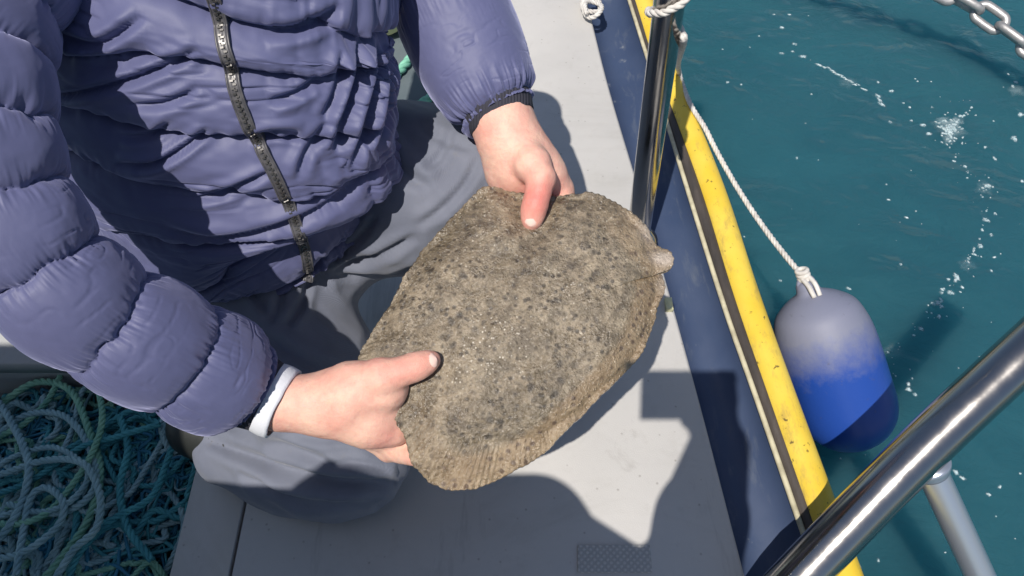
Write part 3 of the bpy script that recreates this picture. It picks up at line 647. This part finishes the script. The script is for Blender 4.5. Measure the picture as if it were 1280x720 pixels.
# ---- quilted jacket
def quilt_tube(ctrl, seams, nt_, na, side=None, puff=.012, flat=.75, sag=0.0, seed=1, gather=None, gather_amt=.003, wr=1.0, cr=1.0, sup=2.0, warp=1.0, side_g=0.0, yaw=0.0):
    """ctrl: (px,py,depth,halfwidth px). returns grid of points (nt_, na, 3), params"""
    C = np.array([ray(x, y, d) for x, y, d, r in ctrl]); W = np.array([pxm(r, d) for x, y, d, r in ctrl])
    tq = np.linspace(0, len(ctrl)-1, nt_); P = cat_rom(C, tq); rad = cat_rom(W[:, None], tq)[:, 0]
    T = norm(np.gradient(P, axis=0))
    for _ in range(6): T[1:-1] = (T[:-2]+T[1:-1]*2+T[2:])/4
    T = norm(T)
    vw = norm(CAM-P); v_ = norm(vw-T*(vw*T).sum(1)[:, None]); u_ = np.cross(v_, T)
    if (u_@CR).mean() < 0: u_ = -u_
    u_, v_ = u_*math.cos(yaw)+v_*math.sin(yaw), v_*math.cos(yaw)-u_*math.sin(yaw)
    th = np.linspace(0, 2*math.pi, na, endpoint=False)
    ct, sn = np.cos(th), np.sin(th); e = 2.0/sup
    cx = np.sign(ct)*np.abs(ct)**e; sx = np.sign(sn)*np.abs(sn)**e
    TT, TH = np.meshgrid(tq, th, indexing='ij')
    circ = np.stack([np.cos(TH), np.sin(TH)], -1)
    n3 = np.concatenate([circ*1.3, TT[..., None]*.9], -1)
    # warp the seams a little round the body
    tw = TT+.10*warp*vn(n3*1.3+seed*7, seed)+.045*vn(n3*4+seed*3, seed+1)
    sm = np.array(seams, float); idx = np.clip(np.searchsorted(sm, tw)-1, 0, len(sm)-2)
    lo = sm[idx]; hi = sm[idx+1]; s = np.clip((tw-lo)/(hi-lo), 0, 1)
    prof = (np.clip(4*s*(1-s), 0, 1))**.42
    sk = s**(1+sag); prof = (.6-.25*(sag < -.4))*prof+(.4+.25*(sag < -.4))*(np.clip(4*sk*(1-sk), 0, 1))**.5
    ds = np.minimum(s, 1-s)
    near_ = np.exp(-(ds/.14)**2)
    vary = .75+.45*vn(np.stack([idx*3.7+seed, np.cos(TH)*1.6, np.sin(TH)*1.6], -1), seed+5)
    disp = puff*(prof-.6)*vary
    # gathered stitches near seams: short puckers across the seam
    g1 = vn(np.stack([circ[..., 0]*17, circ[..., 1]*17, TT*1.2], -1), seed+9); disp += near_*g1*.0055*wr*sstep(-.3, .4, vn(n3*2.1, seed+41))
    g2 = vn(np.stack([circ[..., 0]*34, circ[..., 1]*34, TT*2.5], -1), seed+11); disp += np.exp(-(ds/.22)**2)*g2*.0022*wr
    # long soft creases and sharper folds
    q = np.stack([circ[..., 0]*2.4, circ[..., 1]*2.4, TT*5.5], -1); q = q+.35*np.stack([vn(q*1.1, 31), vn(q*1.1, 32), vn(q*1.1, 33)], -1)
    r1 = 1-np.abs(vn(q, seed+13)); disp += -(np.clip(r1-.80, 0, 1)/.2)**1.6*.0075*wr*cr*sstep(-.2, .5, vn(n3*1.7, seed+17))
    q2 = np.stack([circ[..., 0]*4.2, circ[..., 1]*4.2, TT*3.3], -1); r2 = fbm(q2, 3, seed+19); disp += r2*.0042*wr*(.55+.45*wr)*cr
    if side_g: disp += side_g*sstep(.45, .9, np.cos(TH))*(np.abs(vn(np.stack([circ[..., 0]*2, circ[..., 1]*11, TT*1.1], -1), seed+51))-.4)
    if gather is not None:
        for (tg, wd) in gather:
            gm = np.exp(-((TT-tg)/wd)**2); gg = np.abs(vn(np.stack([circ[..., 0]*13, circ[..., 1]*13, TT*.8], -1), seed+23)); disp += gm*(gg-.35)*gather_amt*3
    pts = P[:, None]+u_[:, None]*(rad[:, None]*cx[None])[..., None]+v_[:, None]*(rad[:, None]*flat*sx[None])[..., None]
    nn = norm(u_[:, None]*(ct[None]*flat)[..., None]+v_[:, None]*sn[None, :, None])
    return pts+nn*disp[..., None], nn, tq, th
def grid_faces(n, m, base=0): return [(base+i*m+j, base+(i+1)*m+j, base+(i+1)*m+(j+1) % m, base+i*m+(j+1) % m) for i in range(n-1) for j in range(m)]
jk = MB()
NTt, NAt = 420, 420
torso, tn_, ttq, tth = quilt_tube([(366, 306, 1.38, 94), (350, 288, 1.35, 128), (312, 244, 1.30, 176), (288, 178, 1.22, 206), (272, 98, 1.145, 218), (262, 20, 1.09, 220), (264, -60, 1.05, 216), (252, -140, 1.05, 206), (250, -200, 1.07, 110)],
    [-.3, .6, 1.6, 2.5, 3.15, 4.0, 4.75, 5.5, 6.3, 7.2, 8.4], NTt, NAt, puff=.037, flat=.64, sag=-.58, seed=3, gather=[(.4, .6)], gather_amt=.003, wr=.72, cr=.8, sup=2.25, warp=3.0, side_g=.010, yaw=.38)
pT, _d = project(torso.reshape(-1, 3)); fT = sstep(.1, -.2, (tn_.reshape(-1, 3)@CF)); dT = np.zeros(len(pT))
for ln_, wd, dp in (([(30, 112), (70, 120), (115, 113), (185, 92), (250, 62)], 5, .010), ([(145, 206), (190, 206), (225, 188), (262, 160)], 4, .009), ([(150, 172), (185, 170), (215, 152)], 4, .006), ([(232, 252), (280, 240), (340, 215)], 4, .007), ([(200, 284), (260, 300), (330, 290), (400, 262), (450, 222)], 6, .009),
                    ([(452, 40), (446, 90), (432, 140), (418, 190)], 5, .009), ([(474, 44), (468, 100), (456, 160), (440, 214)], 5, .010), ([(430, 62), (420, 112), (404, 150)], 4.5, .007), ([(486, 70), (482, 130), (470, 190)], 4.5, .008), ([(400, 96), (372, 116), (336, 128)], 5, .007), ([(412, 150), (384, 190), (372, 226)], 5, .006),
                    ([(330, 40), (380, 34), (430, 8)], 6, .008), ([(60, 40), (120, 56), (180, 20)], 6, .008), ([(310, 176), (340, 166), (380, 168)], 4, .005), ([(250, 110), (210, 128), (160, 134)], 5, .006)):
    L_ = spline(np.c_[np.array(ln_, float), np.zeros(len(ln_))], 40)[:, :2]; dd = np.full(len(pT), 1e9); tt_ = np.zeros(len(pT))
    for k, q in enumerate(L_):
        r_ = np.hypot(pT[:, 0]-q[0], pT[:, 1]-q[1]); m = r_ < dd; dd[m] = r_[m]; tt_[m] = k/39
    dT += fT*np.clip(np.minimum(tt_, 1-tt_)*4, 0, 1)**.6*dp*(-np.exp(-(dd/wd)**2)+.7*np.exp(-((dd-2.3*wd)/(1.6*wd))**2))
torso = torso+tn_*dT.reshape(NTt, NAt, 1)
jk.add(torso.reshape(-1, 3), grid_faces(NTt, NAt))
sl, *_ = quilt_tube([(60, -150, .98, 95), (-40, 20, .87, 100), (-38, 140, .835, 96), (-4, 245, .84, 86), (52, 336, .865, 80), (134, 400, .915, 77), (224, 445, .98, 75), (282, 472, 1.03, 69), (304, 482, 1.052, 55), (311, 486, 1.058, 44)],
    [-.2, .8, 1.5, 2.2, 3.0, 4.0, 5.0, 6.05, 7.7, 9.3], 420, 300, puff=.017, flat=.92, seed=12, wr=.42, cr=.30, gather=[(7.7, .5)], gather_amt=.0014)
jk.add(sl.reshape(-1, 3), grid_faces(420, 300))
sl2, *_ = quilt_tube([(470, -190, 1.07, 90), (505, -110, 1.15, 80), (537, -50, 1.20, 76), (563, 10, 1.215, 72), (592, 76, 1.215, 66), (612, 118, 1.21, 58), (623, 140, 1.21, 46), (627, 147, 1.208, 40)],
    [-.2, .9, 1.9, 2.75, 5.6, 7.4], 320, 300, puff=.012, flat=.92, seed=27, wr=.34, cr=.35, gather=[(5.6, .55)], gather_amt=.0035)
jk.add(sl2.reshape(-1, 3), grid_faces(320, 300))
jacket = jk.build('jacket', M['jacket_nylon'], person)
# hem band
hp_ = torso[0]; c0 = hp_.mean(0)
# cuffs (ribbed) and the shirt cuff
def band(p0, p1, r0, r1, mat, name, parent, thick=.002, fl=.95, n=64, wob=.0006):
    P = np.array([lerp(p0, p1, s) for s in (0, 0, .15, .5, .85, 1, 1)]); rad = np.array([r0-thick, r0-.0006, r0, lerp(r0, r1, .5)+.0006, r1, r1-.0006, r1-thick*1.6])
    T = norm(p1-p0); vw = norm(CAM-p0); v_ = norm(vw-T*(vw@T)); u_ = np.cross(v_, T); a = np.linspace(0, 2*math.pi, n, endpoint=False)
    V = P[:, None]+rad[:, None, None]*(u_*np.cos(a)[:, None]+v_*np.sin(a)[:, None]*fl)[None]
    V = V+wob*vn(V*120, 3)[..., None]*T
    return obj(name, V.reshape(-1, 3), grid_faces(len(P), n), mat, parent)
band(ray(300, 480, 1.055), ray(337, 497.5, 1.065), pxm(50, 1.06), pxm(46, 1.06), M['cuff_rib'], 'cuff', jacket)
band(ray(334, 496, 1.065), ray(355, 505.5, 1.066), pxm(46.5, 1.06), pxm(46.5, 1.06), M['shirt_white'], 'shirt_cuff', person)
band(ray(618, 130, 1.21), ray(628.5, 153, 1.207), pxm(47, 1.21), pxm(43, 1.21), M['cuff_rib'], 'cuff', jacket)
# zipper: follows the front of the jacket
zl = np.array([(258, -60), (268, 0), (283, 62), (291, 100), (302, 140), (326, 185), (346, 220), (362, 258), (376, 296), (384, 316)], float)
pj, dj = project(torso); dense = np.stack([np.interp(np.linspace(0, 9, 400), np.arange(10), zl[:, k]) for k in (0, 1)], 1)
front = np.sin(tth) > -.1; path = []; nrm_ = []
for i in range(8, NTt-70):
    d = np.abs(np.interp(pj[i, :, 1], dense[:, 1], dense[:, 0])-pj[i, :, 0])+np.where(front, 0, 1e5); k = int(np.argmin(d)); path.append(k)
path = np.convolve(np.pad(np.array(path, float), 12, mode='edge'), np.ones(25)/25, 'valid'); rowsZ = np.arange(8, NTt-70)
def tp(i, k):
    k0 = int(math.floor(k)); f = k-k0; return torso[i, k0 % NAt]*(1-f)+torso[i, (k0+1) % NAt]*f
hw = .0058; zc = np.array([tp(i, k) for i, k in zip(rowsZ, path)])
cz = np.stack([np.convolve(np.pad(zc[:, q], 5, mode='edge'), np.ones(11)/11, 'valid') for q in range(3)], 1)
Tz = norm(np.gradient(cz, axis=0)); nz = np.array([tn_[i, int(round(k)) % NAt] for i, k in zip(rowsZ, path)]); nz = norm(nz-Tz*(nz*Tz).sum(1)[:, None]); bz = np.cross(Tz, nz)
offs = [(-1.25, -.006), (-1.0, .0022), (-.45, .0034), (-.18, .0026), (.18, .0026), (.45, .0034), (1.0, .0022), (1.25, -.006)]
V, F = strip([cz+bz*(a*hw)+nz*b for a, b in offs]); zp = obj('zip_tape', V, F, M['zip_tape'], jacket)
L = np.r_[0, np.cumsum(np.linalg.norm(np.diff(cz, axis=0), axis=1))]; mb = MB()
for q, s in enumerate(np.arange(.004, L[-1], .0028)):
    i = min(int(np.searchsorted(L, s)), len(cz)-1); sgn = 1 if q % 2 else -1; p = cz[i]+nz[i]*.0036+bz[i]*sgn*.0011
    v = np.array([p+bz[i]*x*.0016+Tz[i]*y*.0009+nz[i]*z*.0009 for x in (-1, 1) for y in (-1, 1) for z in (-1, 1)])
    mb.add(v, [(0, 1, 3, 2), (4, 6, 7, 5), (0, 4, 5, 1), (2, 3, 7, 6), (0, 2, 6, 4), (1, 5, 7, 3)])
tag(mb.build('zip_teeth', M['zip_metal'], jacket, False), kind='stuff')
for sgn in (-1, 1):
    v, f = tube(cz+bz*(sgn*hw*.98)+nz*.0022, .0011, 6); obj('zip_piping', v, f, M['zip_tape'], jacket)

# ================================================================== FENDER AND ITS LINE
ft, fb_ = ray(1014, 374, 1.75), ray(1063, 522, 1.80); fax = norm(fb_-ft); fr = .083
prof = [(-.030, .0), (-.030, .010), (-.026, .017), (-.016, .019), (-.008, .022), (-.002, .034), (.008, .050), (.025, .068), (.048, .077), (.075, .082), (.11, fr+.001), (.17, fr+.001), (.215, fr), (.243, .077), (.264, .064), (.279, .046), (.288, .024), (.290, .0)]
pz = spline([(a, b, 0) for a, b in prof], 60); aa = np.linspace(0, 2*math.pi, 56, endpoint=False)
q = np.array([0, 0, 1.0]); fu = norm(q-fax*(q@fax)); fv = np.cross(fax, fu); f0 = ft-fax*.005
V = (f0+fax*pz[:, :1])[:, None]+np.maximum(pz[:, 1], 0)[:, None, None]*(fu*np.cos(aa)[:, None]+fv*np.sin(aa)[:, None])[None]
fd = empty('boat_fender', tuple(f0)); tag(fd, 'blue cylinder boat fender with scuffed grey top hanging over the water', 'fender')
obj('body', V.reshape(-1, 3), grid_faces(60, 56), M['fender_vinyl'], fd, True, {'along': np.repeat((pz[:, 0]+.03)/.32, 56)})
eye_c = f0-fax*.030
cv = norm(np.cross(fax, CF)); a = np.linspace(0, 2*math.pi, 25)[:-1]
v, f = tube(np.array([eye_c+fax*.006+(cv*math.cos(x)+fax*math.sin(x)*.9)*.013 for x in a]), .0045, 8, closed=True); obj('eye_ring', v, f, M['fender_vinyl'], fd)
# line: wraps the stanchion, over the gunwale, to the fender eye
def st_at(py):                               # point of the stanchion axis seen at pixel row py
    s = np.linspace(0, 1.2, 400); P = base+sdir*s[:, None]; q, _ = project(P); return P[int(np.argmin(np.abs(q[:, 1]-py)))]
sx_ = norm(np.cross(sdir, CF)); sx_ = sx_ if sx_[0] > 0 else -sx_; sy_ = norm(np.cross(sx_, sdir)); sy_ = sy_ if sy_@CF < 0 else -sy_     # right, toward camera
rw = sr+.005; pts = []
tp0 = st_at(-30)
for k in range(0, 26):
    a = -1.0+k/25*(2*math.pi*1.15+.3); yy = -34+k/25*86
    pts.append(st_at(yy)+(sx_*math.cos(a)+sy_*math.sin(a))*rw)
gp = cat_rom(yel, [0])[0]
def on_pipe(px, py): p = onz(px, py, .024); return p
eyep = eye_c-fax*.006
pts += [on_pipe(846, 96)+[0, 0, .02], on_pipe(862, 128), on_pipe(881, 158)+[.0, 0, -.002]]
p_s = pts[-1]
for s in np.linspace(.12, 1, 10): pts.append(lerp(p_s, eyep, s)-np.array([0, 0, 1])*.035*4*s*(1-s)*.6)
Pl = spline(pts, 420)
ln = empty('fender_line', tuple(pts[0])); tag(ln, 'thin white rope tied round the stanchion and leading to the blue fender', 'rope')
v, f = rope_geo(Pl, .0052, .030); obj('rope', v, f, M['rope_white'], ln)
# knot at the eye and doubled tail
mb = MB()
for k in range(3):
    a = np.linspace(0, 2*math.pi, 20); c = eye_c-fax*(.004+.007*k)
    v, f = tube(np.array([c+(cv*math.cos(x)+np.cross(fax, cv)*math.sin(x))*.0085+fax*.002*math.sin(x) for x in a]), .004, 8); mb.add(v, f)
for s in (-1, 1):
    v, f = tube(spline([eye_c-fax*.008+cv*s*.006, eye_c+fax*.008+cv*s*.006-CF*.022, eye_c+fax*.030+cv*s*.005-CF*.030], 14), .004, 8); mb.add(v, f)
mb.build('knot', M['rope_white'], ln)
# second white rope tied at the deck edge further up
p = onz(738, 6, .012); pts = []
for k in range(40):
    a = k/39*2*math.pi*2.6; pts.append(p+[.020*math.cos(a)+.004*k/39, .034*math.sin(a)-.001*k, .004+.010*k/39+.006*math.sin(a*1.7)])
pts = [p+[-.02, .5, -.004], p+[-.012, .25, -.004]]+pts
v, f = rope_geo(spline(pts, 500), .0055, .03); o = obj('mooring_rope', v, f, M['rope_white']); tag(o, 'short white rope hitched at the edge of the grey deck', 'rope')

# ================================================================== CHAIN
cps = [onz(800, -190, .02), ray(1010, -98, 2.62), ray(1206, 3, 2.6), ray(1282, 55, 2.55), ray(1400, 128, 2.48), onz(1560, 240, WZ-.04)]
pitch = .070; Pc = spline(cps, 900); Lc = np.r_[0, np.cumsum(np.linalg.norm(np.diff(Pc, axis=0), axis=1))]
nl = int(Lc[-1]/pitch); chain = empty('anchor_chain', tuple(Pc[0])); tag(chain, 'galvanised steel anchor chain running down into the water', 'chain')
wr_ = .0105; hl = .033; hwk = .020; a = np.linspace(0, 2*math.pi, 28, endpoint=False)
loop = np.array([(math.copysign(hl, math.cos(x))*(1 if abs(math.cos(x)) > 1e-6 else 0)*.62+math.cos(x)*hwk, math.sin(x)*hwk*1.05, 0) for x in a])
lv, lf = tube(loop, wr_, 10, closed=True)
lme = None
for i in range(nl):
    s = (i+.5)*pitch; p = np.array([np.interp(s, Lc, Pc[:, k]) for k in range(3)]); p2 = np.array([np.interp(s+.01, Lc, Pc[:, k]) for k in range(3)])
    T = norm(p2-p); q0 = np.array([0, 0, 1.0]); n_ = norm(q0-T*(q0@T)); b_ = np.cross(T, n_); ang = math.pi/4+(math.pi/2 if i % 2 else 0)+RNG.uniform(-.15, .15)
    u_ = n_*math.cos(ang)+b_*math.sin(ang); w_ = np.cross(T, u_)
    if lme is None:
        o = obj('link', lv, lf, M['galvanised'], chain); lme = o
    else:
        o = lme.copy(); col.objects.link(o)
    from mathutils import Matrix
    o.matrix_basis = Matrix.Translation(Vector(p)-Vector(chain.location)) @ Matrix(np.stack([T, u_, w_], 1).tolist()).to_4x4()

# ================================================================== ROPES IN THE WELL
pile = empty('rope_pile', tuple(onz(110, 600, -.15))); tag(pile, 'tangled heap of green and blue fishing rope in the boat well', 'rope')
def wpt(px, py, z): return onz(px, py, z)
mats = ['rope_teal', 'rope_green', 'rope_grey', 'rope_teal', 'rope_grey', 'rope_blue']
def heap_z(p): 
    return -.135+.10*max(0, 1-((p[0]+.58)/.42)**2)*max(0.2, 1-((p[1]-.42)/.5)**2)
# big loops seen on top (traced lines), then random coils below
traced = [([(0, 505), (45, 478), (88, 488), (112, 540), (125, 590), (110, 650), (75, 700), (40, 740)], 'rope_green', .0060),
          ([(-20, 560), (30, 520), (80, 520), (112, 560), (118, 610), (80, 640), (20, 640), (-30, 665)], 'rope_grey', .0055),
          ([(120, 470), (128, 520), (118, 560), (95, 600), (60, 640), (20, 655), (-30, 650)], 'rope_green', .0050),
          ([(-20, 480), (10, 520), (35, 575), (30, 620), (10, 660), (-20, 690)], 'rope_grey', .0060),
          ([(150, 520), (160, 560), (150, 610), (160, 660), (190, 700)], 'rope_teal', .0055),
          ([(200, 530), (150, 545), (100, 560), (40, 600), (-10, 620)], 'rope_teal', .0050),
          ([(-10, 700), (30, 690), (70, 660), (80, 630), (60, 610), (40, 620), (30, 660), (20, 720)], 'rope_grey', .0055),
          ([(60, 740), (90, 690), (120, 660), (125, 620), (105, 580), (60, 575), (10, 590), (-20, 600)], 'rope_grey', .0055),
          ([(80, 460), (60, 500), (30, 530), (0, 545), (-30, 560)], 'rope_green', .0050),
          ([(215, 560), (190, 620), (140, 650), (100, 690), (80, 740)], 'rope_teal', .0052),
          ([(-10, 590), (20, 570), (70, 560), (110, 590), (90, 625), (50, 640), (10, 630)], 'rope_grey', .0048)]
for i, (pl, m_, r_) in enumerate(traced):
    P = []
    for (x, y) in pl:
        p = wpt(x, y, -.06); z = heap_z(p)+.018+.006*(i % 4)+RNG.uniform(0, .008); P.append(wpt(x, y, z))
    v, f = rope_geo(spline(P, 260), r_, r_*6, sides=5); obj('rope_loop', v, f, M[m_], pile)
def coil(cx, cy, rx, ry, turns, zb, ph):
    P = []; n = int(16*turns)
    for k in range(n):
        a = k/16*2*math.pi+ph; q = .75+.25*math.sin(k*.37+ph*3); P.append([cx+rx*q*math.cos(a)+RNG.normal(0, .012), cy+ry*q*math.sin(a)+RNG.normal(0, .012), 0])
    P = np.array(P)
    for p in P: p[0] = np.clip(p[0], -1.1, xw-.012); p[1] = np.clip(p[1], .15, yw-.012)
    for p in P: p[2] = heap_z(p)+zb+RNG.uniform(-.008, .008)
    return P
for i in range(34):
    P = coil(RNG.uniform(-.85, xw-.05), RNG.uniform(.2, yw-.06), RNG.uniform(.06, .17), RNG.uniform(.06, .16), RNG.uniform(1.2, 2.4), RNG.uniform(-.02, .012), RNG.uniform(0, 6))
    r_ = RNG.uniform(.0038, .0056); v, f = rope_geo(spline(P, int(len(P)*9)), r_, r_*6, sides=5); obj('rope_loop', v, f, M[mats[i % len(mats)]], pile)
for m_, cnt in (('rope_blue', 100), ('rope_teal', 100), ('rope_grey', 20)):
    mb = MB()
    for i in range(cnt):
        P = coil(RNG.uniform(-.95, xw-.03), RNG.uniform(.17, yw-.03), RNG.uniform(.03, .14), RNG.uniform(.03, .13), RNG.uniform(1.0, 3.0), RNG.uniform(-.035, .0), RNG.uniform(0, 6))
        v, f = tube(spline(P, int(len(P)*5)), RNG.uniform(.0018, .0034), 5); mb.add(v, f)
    tag(mb.build('net_tangle', M[m_], pile), kind='stuff')
# mint rope lying behind the fisherman, and a pale yellow float beside it
v, f = rope_geo(spline([onz(440, 150, .029), onz(480, 108, .029), onz(507, 80, .029), onz(530, 45, .029), onz(560, -30, .029), onz(570, -90, .029)], 320), .0098, .06, sides=8)
tag(obj('mint_rope', v, f, M['rope_mint']), 'mint green laid rope on deck, the length farther behind the jacket hem', 'rope', )
v, f = rope_geo(spline([onz(470, 165, .028), onz(512, 138, .028), onz(540, 120, .028), onz(565, 95, .028), onz(585, 40, .028), onz(590, -40, .028)], 320), .0092, .058, sides=8)
tag(obj('mint_rope', v, f, M['rope_mint']), 'mint green laid rope on deck close beside the grey trouser thigh', 'rope')
c = onz(480, 12, .07); pr = [(-.07, .0), (-.068, .012), (-.055, .02), (-.045, .035), (-.02, .05), (.01, .052), (.04, .045), (.055, .025), (.06, .0)]
pz = spline([(a, b, 0) for a, b in pr], 30); aa = np.linspace(0, 2*math.pi, 32, endpoint=False); fx = norm(np.array([.5, .8, 0])); fy = np.cross([0, 0, 1.0], fx)
V = (c+fx*pz[:, :1])[:, None]+np.maximum(pz[:, 1], 0)[:, None, None]*(fy*np.cos(aa)[:, None]+np.array([0, 0, 1.0])*np.sin(aa)[:, None])[None]
tag(obj('net_float', V.reshape(-1, 3), grid_faces(30, 32), M['pale_yellow']), 'pale yellow net float lying on deck behind the fisherman', 'float')

# ================================================================== FOAM ON THE WATER
mb = MB()
foam_a = []
def flake(px, py, r, ar=1.0, ang=0.0, al=1.0):
    p = onz(px, py, WZ); p[2] = WZ+.006*math.exp(-(p[0]**2+p[1]**2)/60)*(math.sin(p[0]*5+p[1]*3)+float(vn(np.array([p[0]*3, p[1]*3, p[0]*0]), 5)))+.0022
    n = 12; rm = r*1.75*K/FPX; V = [p+[0, 0, .0012]]; foam_a.append(al)
    for k_ in (.55, 1.25):
        for k in range(n):
            a = k/n*2*math.pi; q = rm*RNG.uniform(.6, 1.3)*k_; x, y = math.cos(a)*q*ar, math.sin(a)*q
            V.append(p+[x*math.cos(ang)-y*math.sin(ang), x*math.sin(ang)+y*math.cos(ang), .0006 if k_ < 1 else -.0008]); foam_a.append(al*.85 if k_ < 1 else 0.0)
    mb.add(V, [(0, 1+k, 1+(k+1) % n) for k in range(n)]+[(1+k, 1+n+k, 1+n+(k+1) % n, 1+(k+1) % n) for k in range(n)])
for (x, y, r) in ((967, 19, 2), (977, 36, 4.5), (992, 57, 4), (990, 67, 3), (1003, 73, 5), (976, 70, 3.5), (948, 48, 2), (936, 63, 2), (902, 66, 2), (908, 107, 3), (925, 110, 2.5), (1013, 121, 2), (1005, 158, 1.5), (1098, 102, 3), (1115, 113, 4), (1113, 152, 3), (1140, 150, 3), (1138, 133, 3), (1155, 155, 4), (1162, 166, 4), (1148, 100, 2), (1165, 100, 1.5), (1130, 128, 2)): flake(x, y, r, RNG.uniform(.8, 1.5))
for s in np.linspace(0, 1, 16): flake(1022+s*60+RNG.normal(0, 1), 80+s*33+RNG.normal(0, 1), RNG.uniform(2, 3.6), 1.9, -.6)
for (x, y) in ((1100, 125), (1102, 130), (1098, 120)): flake(x, y, 4.2, 1.6, -1)
for _ in range(75):
    q = abs(RNG.normal(0, 1)); a = RNG.uniform(0, 6.28); flake(1188+math.cos(a)*q*16, 160+math.sin(a)*q*17, max(.7, 3.6-q*1.5), RNG.uniform(.8, 2), RNG.uniform(0, 3))
for s in np.linspace(0, 1, 12): flake(1190+s*26, 158-s*26+RNG.normal(0, 2), RNG.uniform(1.5, 3.4), 1.4, .8)
trail = np.array([(1192, 190), (1205, 215), (1230, 225), (1232, 245), (1234, 270), (1225, 300), (1210, 325), (1198, 350), (1175, 378), (1165, 395), (1150, 415), (1120, 440), (1115, 470), (1150, 490)], float)
for _ in range(95):
    u = RNG.uniform(0, len(trail)-1); p = cat_rom(trail, [u])[0]; flake(p[0]+RNG.normal(0, 6), p[1]+RNG.normal(0, 6), RNG.gamma(2, .75)+.4, RNG.uniform(.8, 1.6), RNG.uniform(0, 3))
for (x, y, r) in ((1193, 350, 5), (1174, 378, 3.5), (1150, 412, 4), (1270, 170, 6.5), (1272, 100, 5), (1262, 90, 3), (1278, 140, 5), (1268, 105, 3.5), (1245, 196, 3), (1131, 275, 2.5), (1109, 252, 2), (976, 350, 2.5), (1240, 325, 2), (1236, 342, 2.5), (1196, 590, 4), (1204, 597, 3), (1236, 618, 3), (1250, 608, 2), (1098, 700, 2), (1190, 560, 5), (1275, 592, 2)): flake(x, y, r, RNG.uniform(.9, 1.8), RNG.uniform(0, 3))
for _ in range(70): flake(RNG.uniform(880, 1290), RNG.uniform(0, 720), RNG.gamma(1.6, .55)+.4, RNG.uniform(.9, 1.6), RNG.uniform(0, 3))
for _ in range(160): flake(RNG.uniform(1280, 2200), RNG.uniform(-150, 900), RNG.gamma(1.8, .9)+.5, RNG.uniform(.9, 1.6), RNG.uniform(0, 3))
for (x, y, r, al) in ((1188, 158, 22, .30), (1196, 150, 12, .4), (1180, 148, 10, .3), (1186, 172, 10, .35), (1060, 104, 14, .12), (1230, 235, 14, .12), (1205, 335, 12, .12), (1272, 110, 16, .2), (1115, 440, 12, .12)): flake(x, y, r, 1.3, .5, al)
foam_o = obj('sea_foam', np.concatenate(mb.v), mb.f, M['foam_white'], None, True, {'alpha': foam_a})
tag(foam_o, 'white flecks of foam drifting on the teal water', 'foam', kind='stuff')

# ================================================================== PERSON FILMING (their shadow lies on the deck)
fp = np.array([-.42, -.32, -.6]); pr = []
filmer = empty('person', tuple(fp)); tag(filmer, 'person in dark clothes filming, whose shadow falls on the grey deck', 'person')
def q_(x, y, z): return np.array([x, y, z])
ox = -.20
S = [((-.22+ox, -.36, .28), .16), ((-.22+ox, -.34, .55), .155), ((-.22+ox, -.23, .78), .17)]
pr += chain_prims([(q_(*a), b) for a, b in S], .05)
hx_ = -.48; hy_ = -.28
pr += [(q_(-.68, -.16, .92), q_(-.20, -.16, .93), .09, .09, .05), (q_(-.44, -.24, .95), q_(hx_, hy_+.02, 1.05), .058, .055, .03), (q_(hx_, hy_, 1.14), q_(hx_+.01, hy_+.05, 1.14), .09, .08, .03), (q_(hx_+.01, hy_+.06, 1.11), q_(hx_+.02, hy_+.09, 1.05), .062, .04, .03), (q_(hx_+.02, hy_+.14, 1.13), q_(hx_+.025, hy_+.16, 1.095), .011, .015, .01)]
def cw(x, y, z): return CAM+CR*x+CU*y+CF*z                      # the phone is held square to what it films
pr += chain_prims([(q_(-.20, -.17, .92), .085), (q_(.045, -.19, .72), .078), (q_(.065, -.105, .88), .066), (cw(.060, -.085, -.045), .048)], .02)
for k in range(4): pr += chain_prims([(cw(.06, -.01, -.06), .026), (cw(.082, -.035+.020*k, -.045), .0105), (cw(.070, -.030+.019*k, -.014), .0085)], .008)
pr += chain_prims([(cw(.05, -.04, -.05), .022), (cw(.03, -.055, -.03), .012), (cw(.01, -.045, -.014), .009)], .008)
pr += chain_prims([(q_(-.68, -.17, .90), .085), (q_(-.70, -.20, .62), .07), (q_(-.66, -.06, .50), .055), (q_(-.64, .02, .45), .036), (q_(-.63, .05, .41), .026)], .02)
for k in range(5): pr += chain_prims([(q_(-.63, .045, .42), .02), (q_(-.66+.016*k, .075, .37), .010), (q_(-.66+.018*k, .08, .335), .0085)], .008)
for s in (-1, 1): pr += chain_prims([(q_(-.42+s*.09, -.36, .26), .105), (q_(-.42+s*.11, -.32, -.12), .068), (q_(-.42+s*.11, -.36, -.52), .05), (q_(-.42+s*.12, -.21, -.56), .038)], .03)
v, f = sdf_mesh(pr, .011); v[:, 2] = np.maximum(v[:, 2], -.598); obj('body', v, f, M['dark_coat'], filmer)
hv, hf = sdf_mesh([(q_(hx_-.01, hy_-.025, 1.165), q_(hx_+.005, hy_+.03, 1.19), .092, .08, .03)], .01); obj('hair', hv, hf, M['hair'], filmer)
v, f = box_geo((-.058, -.045, -.004), (.097, .033, .004), .003); v = np.array([cw(p[0], p[1], p[2]-.020) for p in v])
ph = obj('smartphone', v, f, M['phone_black'], None, False); tag(ph, 'black smartphone held sideways in the hand of the person filming', 'phone')
